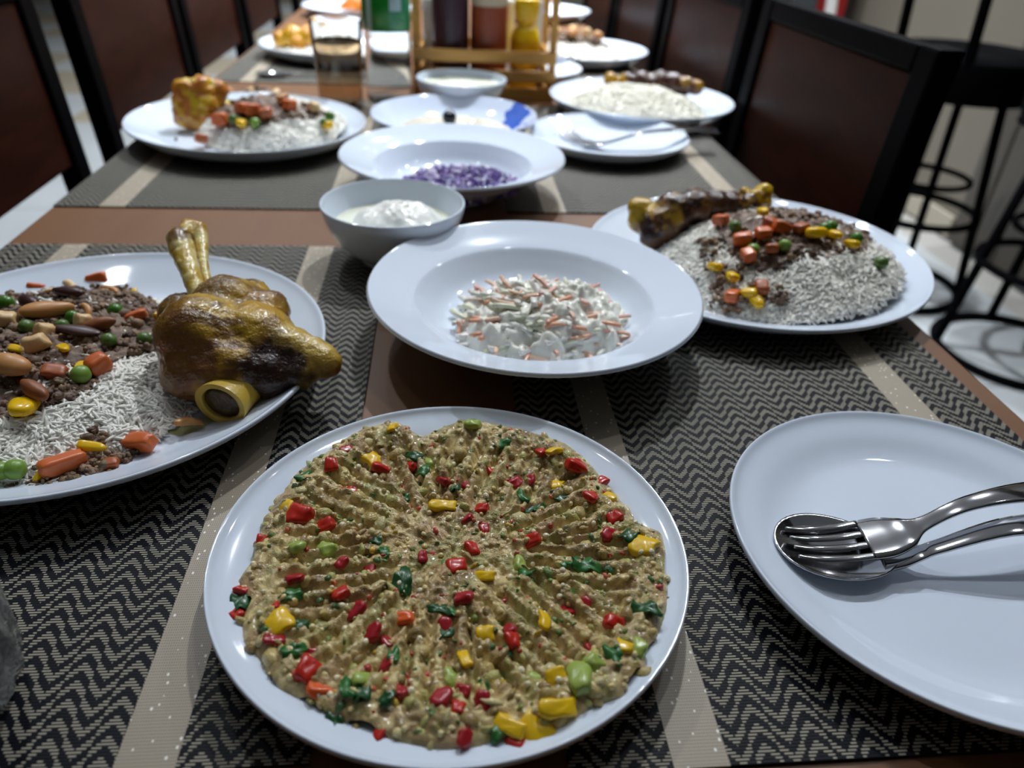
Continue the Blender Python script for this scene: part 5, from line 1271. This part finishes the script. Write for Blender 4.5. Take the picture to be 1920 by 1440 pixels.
MUST = simple('mustard_yellow_plastic', lin(232, 190, 14), rough=0.35); BLUEL = simple('blue_label', lin(34, 50, 130), rough=0.35); DARKT = simple('dark_top', lin(40, 26, 30), rough=0.4)
sauce_bottle(0.0125, 1.221, 0.0275, 0.205, PLUM, DARKT, 0.165, 'dark plum sauce bottle, second from left in the caddy')
sauce_bottle(0.0700, 1.221, 0.0275, 0.200, BRICK, CREAMC, 0.165, 'brick red sauce bottle with cream top in the caddy', band=(0.115, 0.158, CREAMC))
mb = empty('mustard_bottle', (0.1255, 1.221, 0.0062), 0, 'small yellow mustard bottle on the right in the caddy', 'bottle', 'sauce bottles in the bamboo caddy')
link('bottle_body', lathe(smooth_prof([(0, 0), (0.020, 0), (0.022, 0.003), (0.0225, 0.055), (0.0225, 0.070), (0.018, 0.084), (0.0125, 0.090), (0.0118, 0.094), (0, 0.094)], 4), 48, 'bottle_body'), MUST, mb)
link('cap', lathe(smooth_prof([(0, 0.0945), (0.014, 0.0945), (0.0165, 0.098), (0.0185, 0.112), (0.0185, 0.120), (0.016, 0.125), (0.006, 0.128), (0.004, 0.136), (0, 0.137)], 4), 40, 'cap'), MUST, mb)
link('label', lathe([(0.02255, 0.022), (0.0229, 0.022), (0.0229, 0.030), (0.02255, 0.030), (0.02255, 0.022)], 48, 'label'), BLUEL, mb)
SHAK = simple('white_shaker', (0.80, 0.82, 0.85), rough=0.12); SHT = simple('shaker_top', (0.7, 0.7, 0.72), rough=0.15, metal=1)
for x, y, lb in ((-0.0185, 1.256, 'white shaker behind the left caddy post'), (0.1005, 1.264, 'white shaker between the brick red and mustard bottles'), (0.1440, 1.264, 'white shaker at the right caddy post')):
    t = empty('shaker', (x, y, 0.0062), 0, lb, 'shaker', 'white shakers in the bamboo caddy')
    link('shaker_body', lathe(smooth_prof([(0, 0), (0.0125, 0), (0.014, 0.003), (0.0135, 0.055), (0.011, 0.072), (0.0108, 0.100), (0, 0.100)], 4), 36, 'shaker_body'), BLUEL if x > 0.09 and x < 0.1 else SHAK, t)
    link('shaker_top', lathe(smooth_prof([(0, 0.1002), (0.0125, 0.1002), (0.0130, 0.106), (0.010, 0.118), (0, 0.121)], 4), 36, 'shaker_top'), SHAK, t)
# ------------------------------------------------------------------ far end of the table
tag(link('dinner_plate', coupe(0.134, 0.0235, 96, flat=0.68), PORC, loc=(-0.20, 2.02, 0)), 'white plate with orange food at the far end, behind the tall glass', 'plate', G_PL)
tag(link('dinner_plate', coupe(0.134, 0.0235, 96, flat=0.68), PORC, loc=(0.245, 2.10, 0)), 'empty-looking white plate at the far end of the table, right of the caddy', 'plate', G_PL)
OFOOD = simple('orange_stew', lin(190, 108, 34), rough=0.35, noise=0.3, nscale=60, bump=0.4, bscale=200)
heap('orange_food', (-0.17, 2.07), 0.085, 0.05, 0.035, 0.010, OFOOD, (0.012, 0.006), (50, 150), 'orange food heap on the plate at the far table end', 'food', 33)
# ------------------------------------------------------------------ chairs
def chair_proto():
    """stands at the origin facing -X, floor at z = 0"""
    t = empty('dining_chair', (0, 0, 0))
    Wd = 0.416; y0 = Wd / 2 - 0.0165
    for s in (-1, 1):
        bm = bmesh.new(); beam_bm(bm, (-0.012, s * y0, 0.0005), (-0.005, s * y0, 0.45), 0.033, 0.026); beam_bm(bm, (-0.005, s * y0, 0.448), (0.028, s * y0, 0.910), 0.033, 0.025)
        link('back_leg', bm_mesh(bm, 'back_leg'), BLACKWOOD, t)
        bm = bmesh.new(); beam_bm(bm, (-0.333, s * y0, 0.0005), (-0.333, s * y0, 0.425), 0.033, 0.033)
        link('front_leg', bm_mesh(bm, 'front_leg'), BLACKWOOD, t)
        bm = bmesh.new(); box_bm(bm, (-0.170, s * y0, 0.40), (0.292, 0.022, 0.05), 0.002); box_bm(bm, (-0.172, s * y0, 0.20), (0.290, 0.018, 0.022), 0.002)
        link('side_rail', bm_mesh(bm, 'side_rail'), BLACKWOOD, t)
    bm = bmesh.new(); box_bm(bm, (0.0262, 0, 0.8965), (0.023, Wd - 0.067, 0.024), 0.003, rot=(0, 0.071, 0)); link('top_rail', bm_mesh(bm, 'top_rail'), BLACKWOOD, t)
    bm = bmesh.new(); box_bm(bm, (0.0192, 0, 0.792), (0.014, Wd - 0.0675, 0.1845), 0.002, rot=(0, 0.071, 0)); o = link('back_panel', bm_mesh(bm, 'back_panel'), REDWOOD, t); o['label'] = 'dark red-brown wooden back panel'
    bm = bmesh.new(); box_bm(bm, (-0.333, 0, 0.40), (0.022, Wd - 0.067, 0.05), 0.002); link('front_rail', bm_mesh(bm, 'front_rail'), BLACKWOOD, t)
    bm = bmesh.new(); box_bm(bm, (-0.187, 0, 0.441), (0.33, Wd - 0.004, 0.030), 0.008); link('seat', bm_mesh(bm, 'seat'), REDWOOD, t)
    return t
ch0 = chair_proto()
RCH = [(0.412, 0.868, 0.0, 'black framed chair with red-brown back panel on the right, nearest the camera'), (0.414, 1.330, 0.0, 'second chair along the right side, behind the plain rice plate'), (0.415, 1.79, 0.0, 'third chair along the right side, partly hidden'), (0.415, 2.25, 0, 'fourth chair along the right side, at the far end')]
LCH = [(-0.455, 0.790, 'black framed chair with red-brown panel on the left, nearest the camera'), (-0.455, 1.296, 'second chair along the left side, behind the golden chicken plate'), (-0.455, 1.735, 'third chair along the left side'), (-0.455, 2.195, 'fourth chair along the left side'), (-0.46, 2.93, 'last chair on the left, beyond the table end')]
first = True
for x, y, rz, lb in RCH + [(x, y, PI, lb) for x, y, lb in LCH]:
    c = ch0 if first else copy_tree(ch0); first = False
    c.location = (x, y, FZ); c.rotation_euler = (0, 0, rz)
    tag(c, lb, 'chair', 'black framed dining chairs around the table')
# ------------------------------------------------------------------ bar stools by the right wall
def stool_proto():
    t = empty('bar_stool', (0, 0, 0))
    link('seat', lathe(smooth_prof([(0, 0.600), (0.19, 0.600), (0.205, 0.610), (0.212, 0.650), (0.212, 0.690), (0.205, 0.708), (0.16, 0.715), (0, 0.712)], 4), 48, 'seat'), BLACKMETAL, t)
    for k in range(4):
        a = PI / 4 + k * PI / 2
        link('leg', tube([(0.205 * math.cos(a), 0.205 * math.sin(a), 0.018), (0.13 * math.cos(a), 0.13 * math.sin(a), 0.602)], 0.0125, 10, name='leg'), BLACKMETAL, t)
    cir = lambda r, z: [(r * math.cos(2 * PI * i / 40), r * math.sin(2 * PI * i / 40), z) for i in range(40)]
    link('floor_ring', tube(cir(0.205, 0.0125), 0.012, 8, True, name='floor_ring'), BLACKMETAL, t)
    link('foot_ring', tube(cir(0.176, 0.26), 0.011, 8, True, name='foot_ring'), BLACKMETAL, t)
    link('upper_ring', tube(cir(0.125, 0.36), 0.009, 8, True, name='upper_ring'), BLACKMETAL, t)
    for s in (-1, 1):
        link('back_post', tube([(-0.10, s * 0.17, 0.66), (-0.13, s * 0.17, 1.05)], 0.014, 10, name='back_post'), BLACKMETAL, t)
    link('back_bar', tube([(-0.13, -0.17, 1.05), (-0.15, 0, 1.06), (-0.13, 0.17, 1.05)], 0.016, 10, name='back_bar'), BLACKMETAL, t)
    return t
s0 = stool_proto(); s1 = copy_tree(s0)
for o, (x, y, rz), lb in zip((s0, s1), ((1.44, 2.10, 0.0), (1.58, 1.66, 0.5)), ('black metal bar stool with ring footrest behind the nearest right chair', 'black metal bar stool cut by the right picture edge, nearest the camera')):
    o.location = (x, y, FZ); o.rotation_euler = (0, 0, rz); tag(o, lb, 'bar stool', 'black bar stools along the right wall')
# ------------------------------------------------------------------ drinks fridge at the right wall
RED = simple('red_fridge_paint', lin(128, 16, 16), rough=0.4); FWHITE = simple('white_swoosh', (0.7, 0.68, 0.66), rough=0.4); FGLASS = simple('dark_fridge_glass', (0.04, 0.045, 0.05), rough=0.1)
fr = empty('drinks_fridge', (1.600, 3.86, FZ), 0, 'red drinks fridge with white swoosh and dark glass door by the right wall', 'fridge')
box('body', (0.0, 0, 0.60), (0.40, 0.60, 1.198), RED, fr, bevel=0.01)
box('door', (-0.022, -0.312, 0.60), (0.145, 0.024, 1.05), FGLASS, fr, bevel=0.006)
sw = [(0.115 + 0.025 * math.sin(i / 12 * PI * 1.5), -0.300, 0.15 + 0.95 * i / 12) for i in range(13)]
link('swoosh', tube(sw, None, 8, flat=[(0.006 + 0.022 * math.sin(PI * (i + .5) / 13), 0.005) for i in range(13)], name='swoosh'), FWHITE, fr)
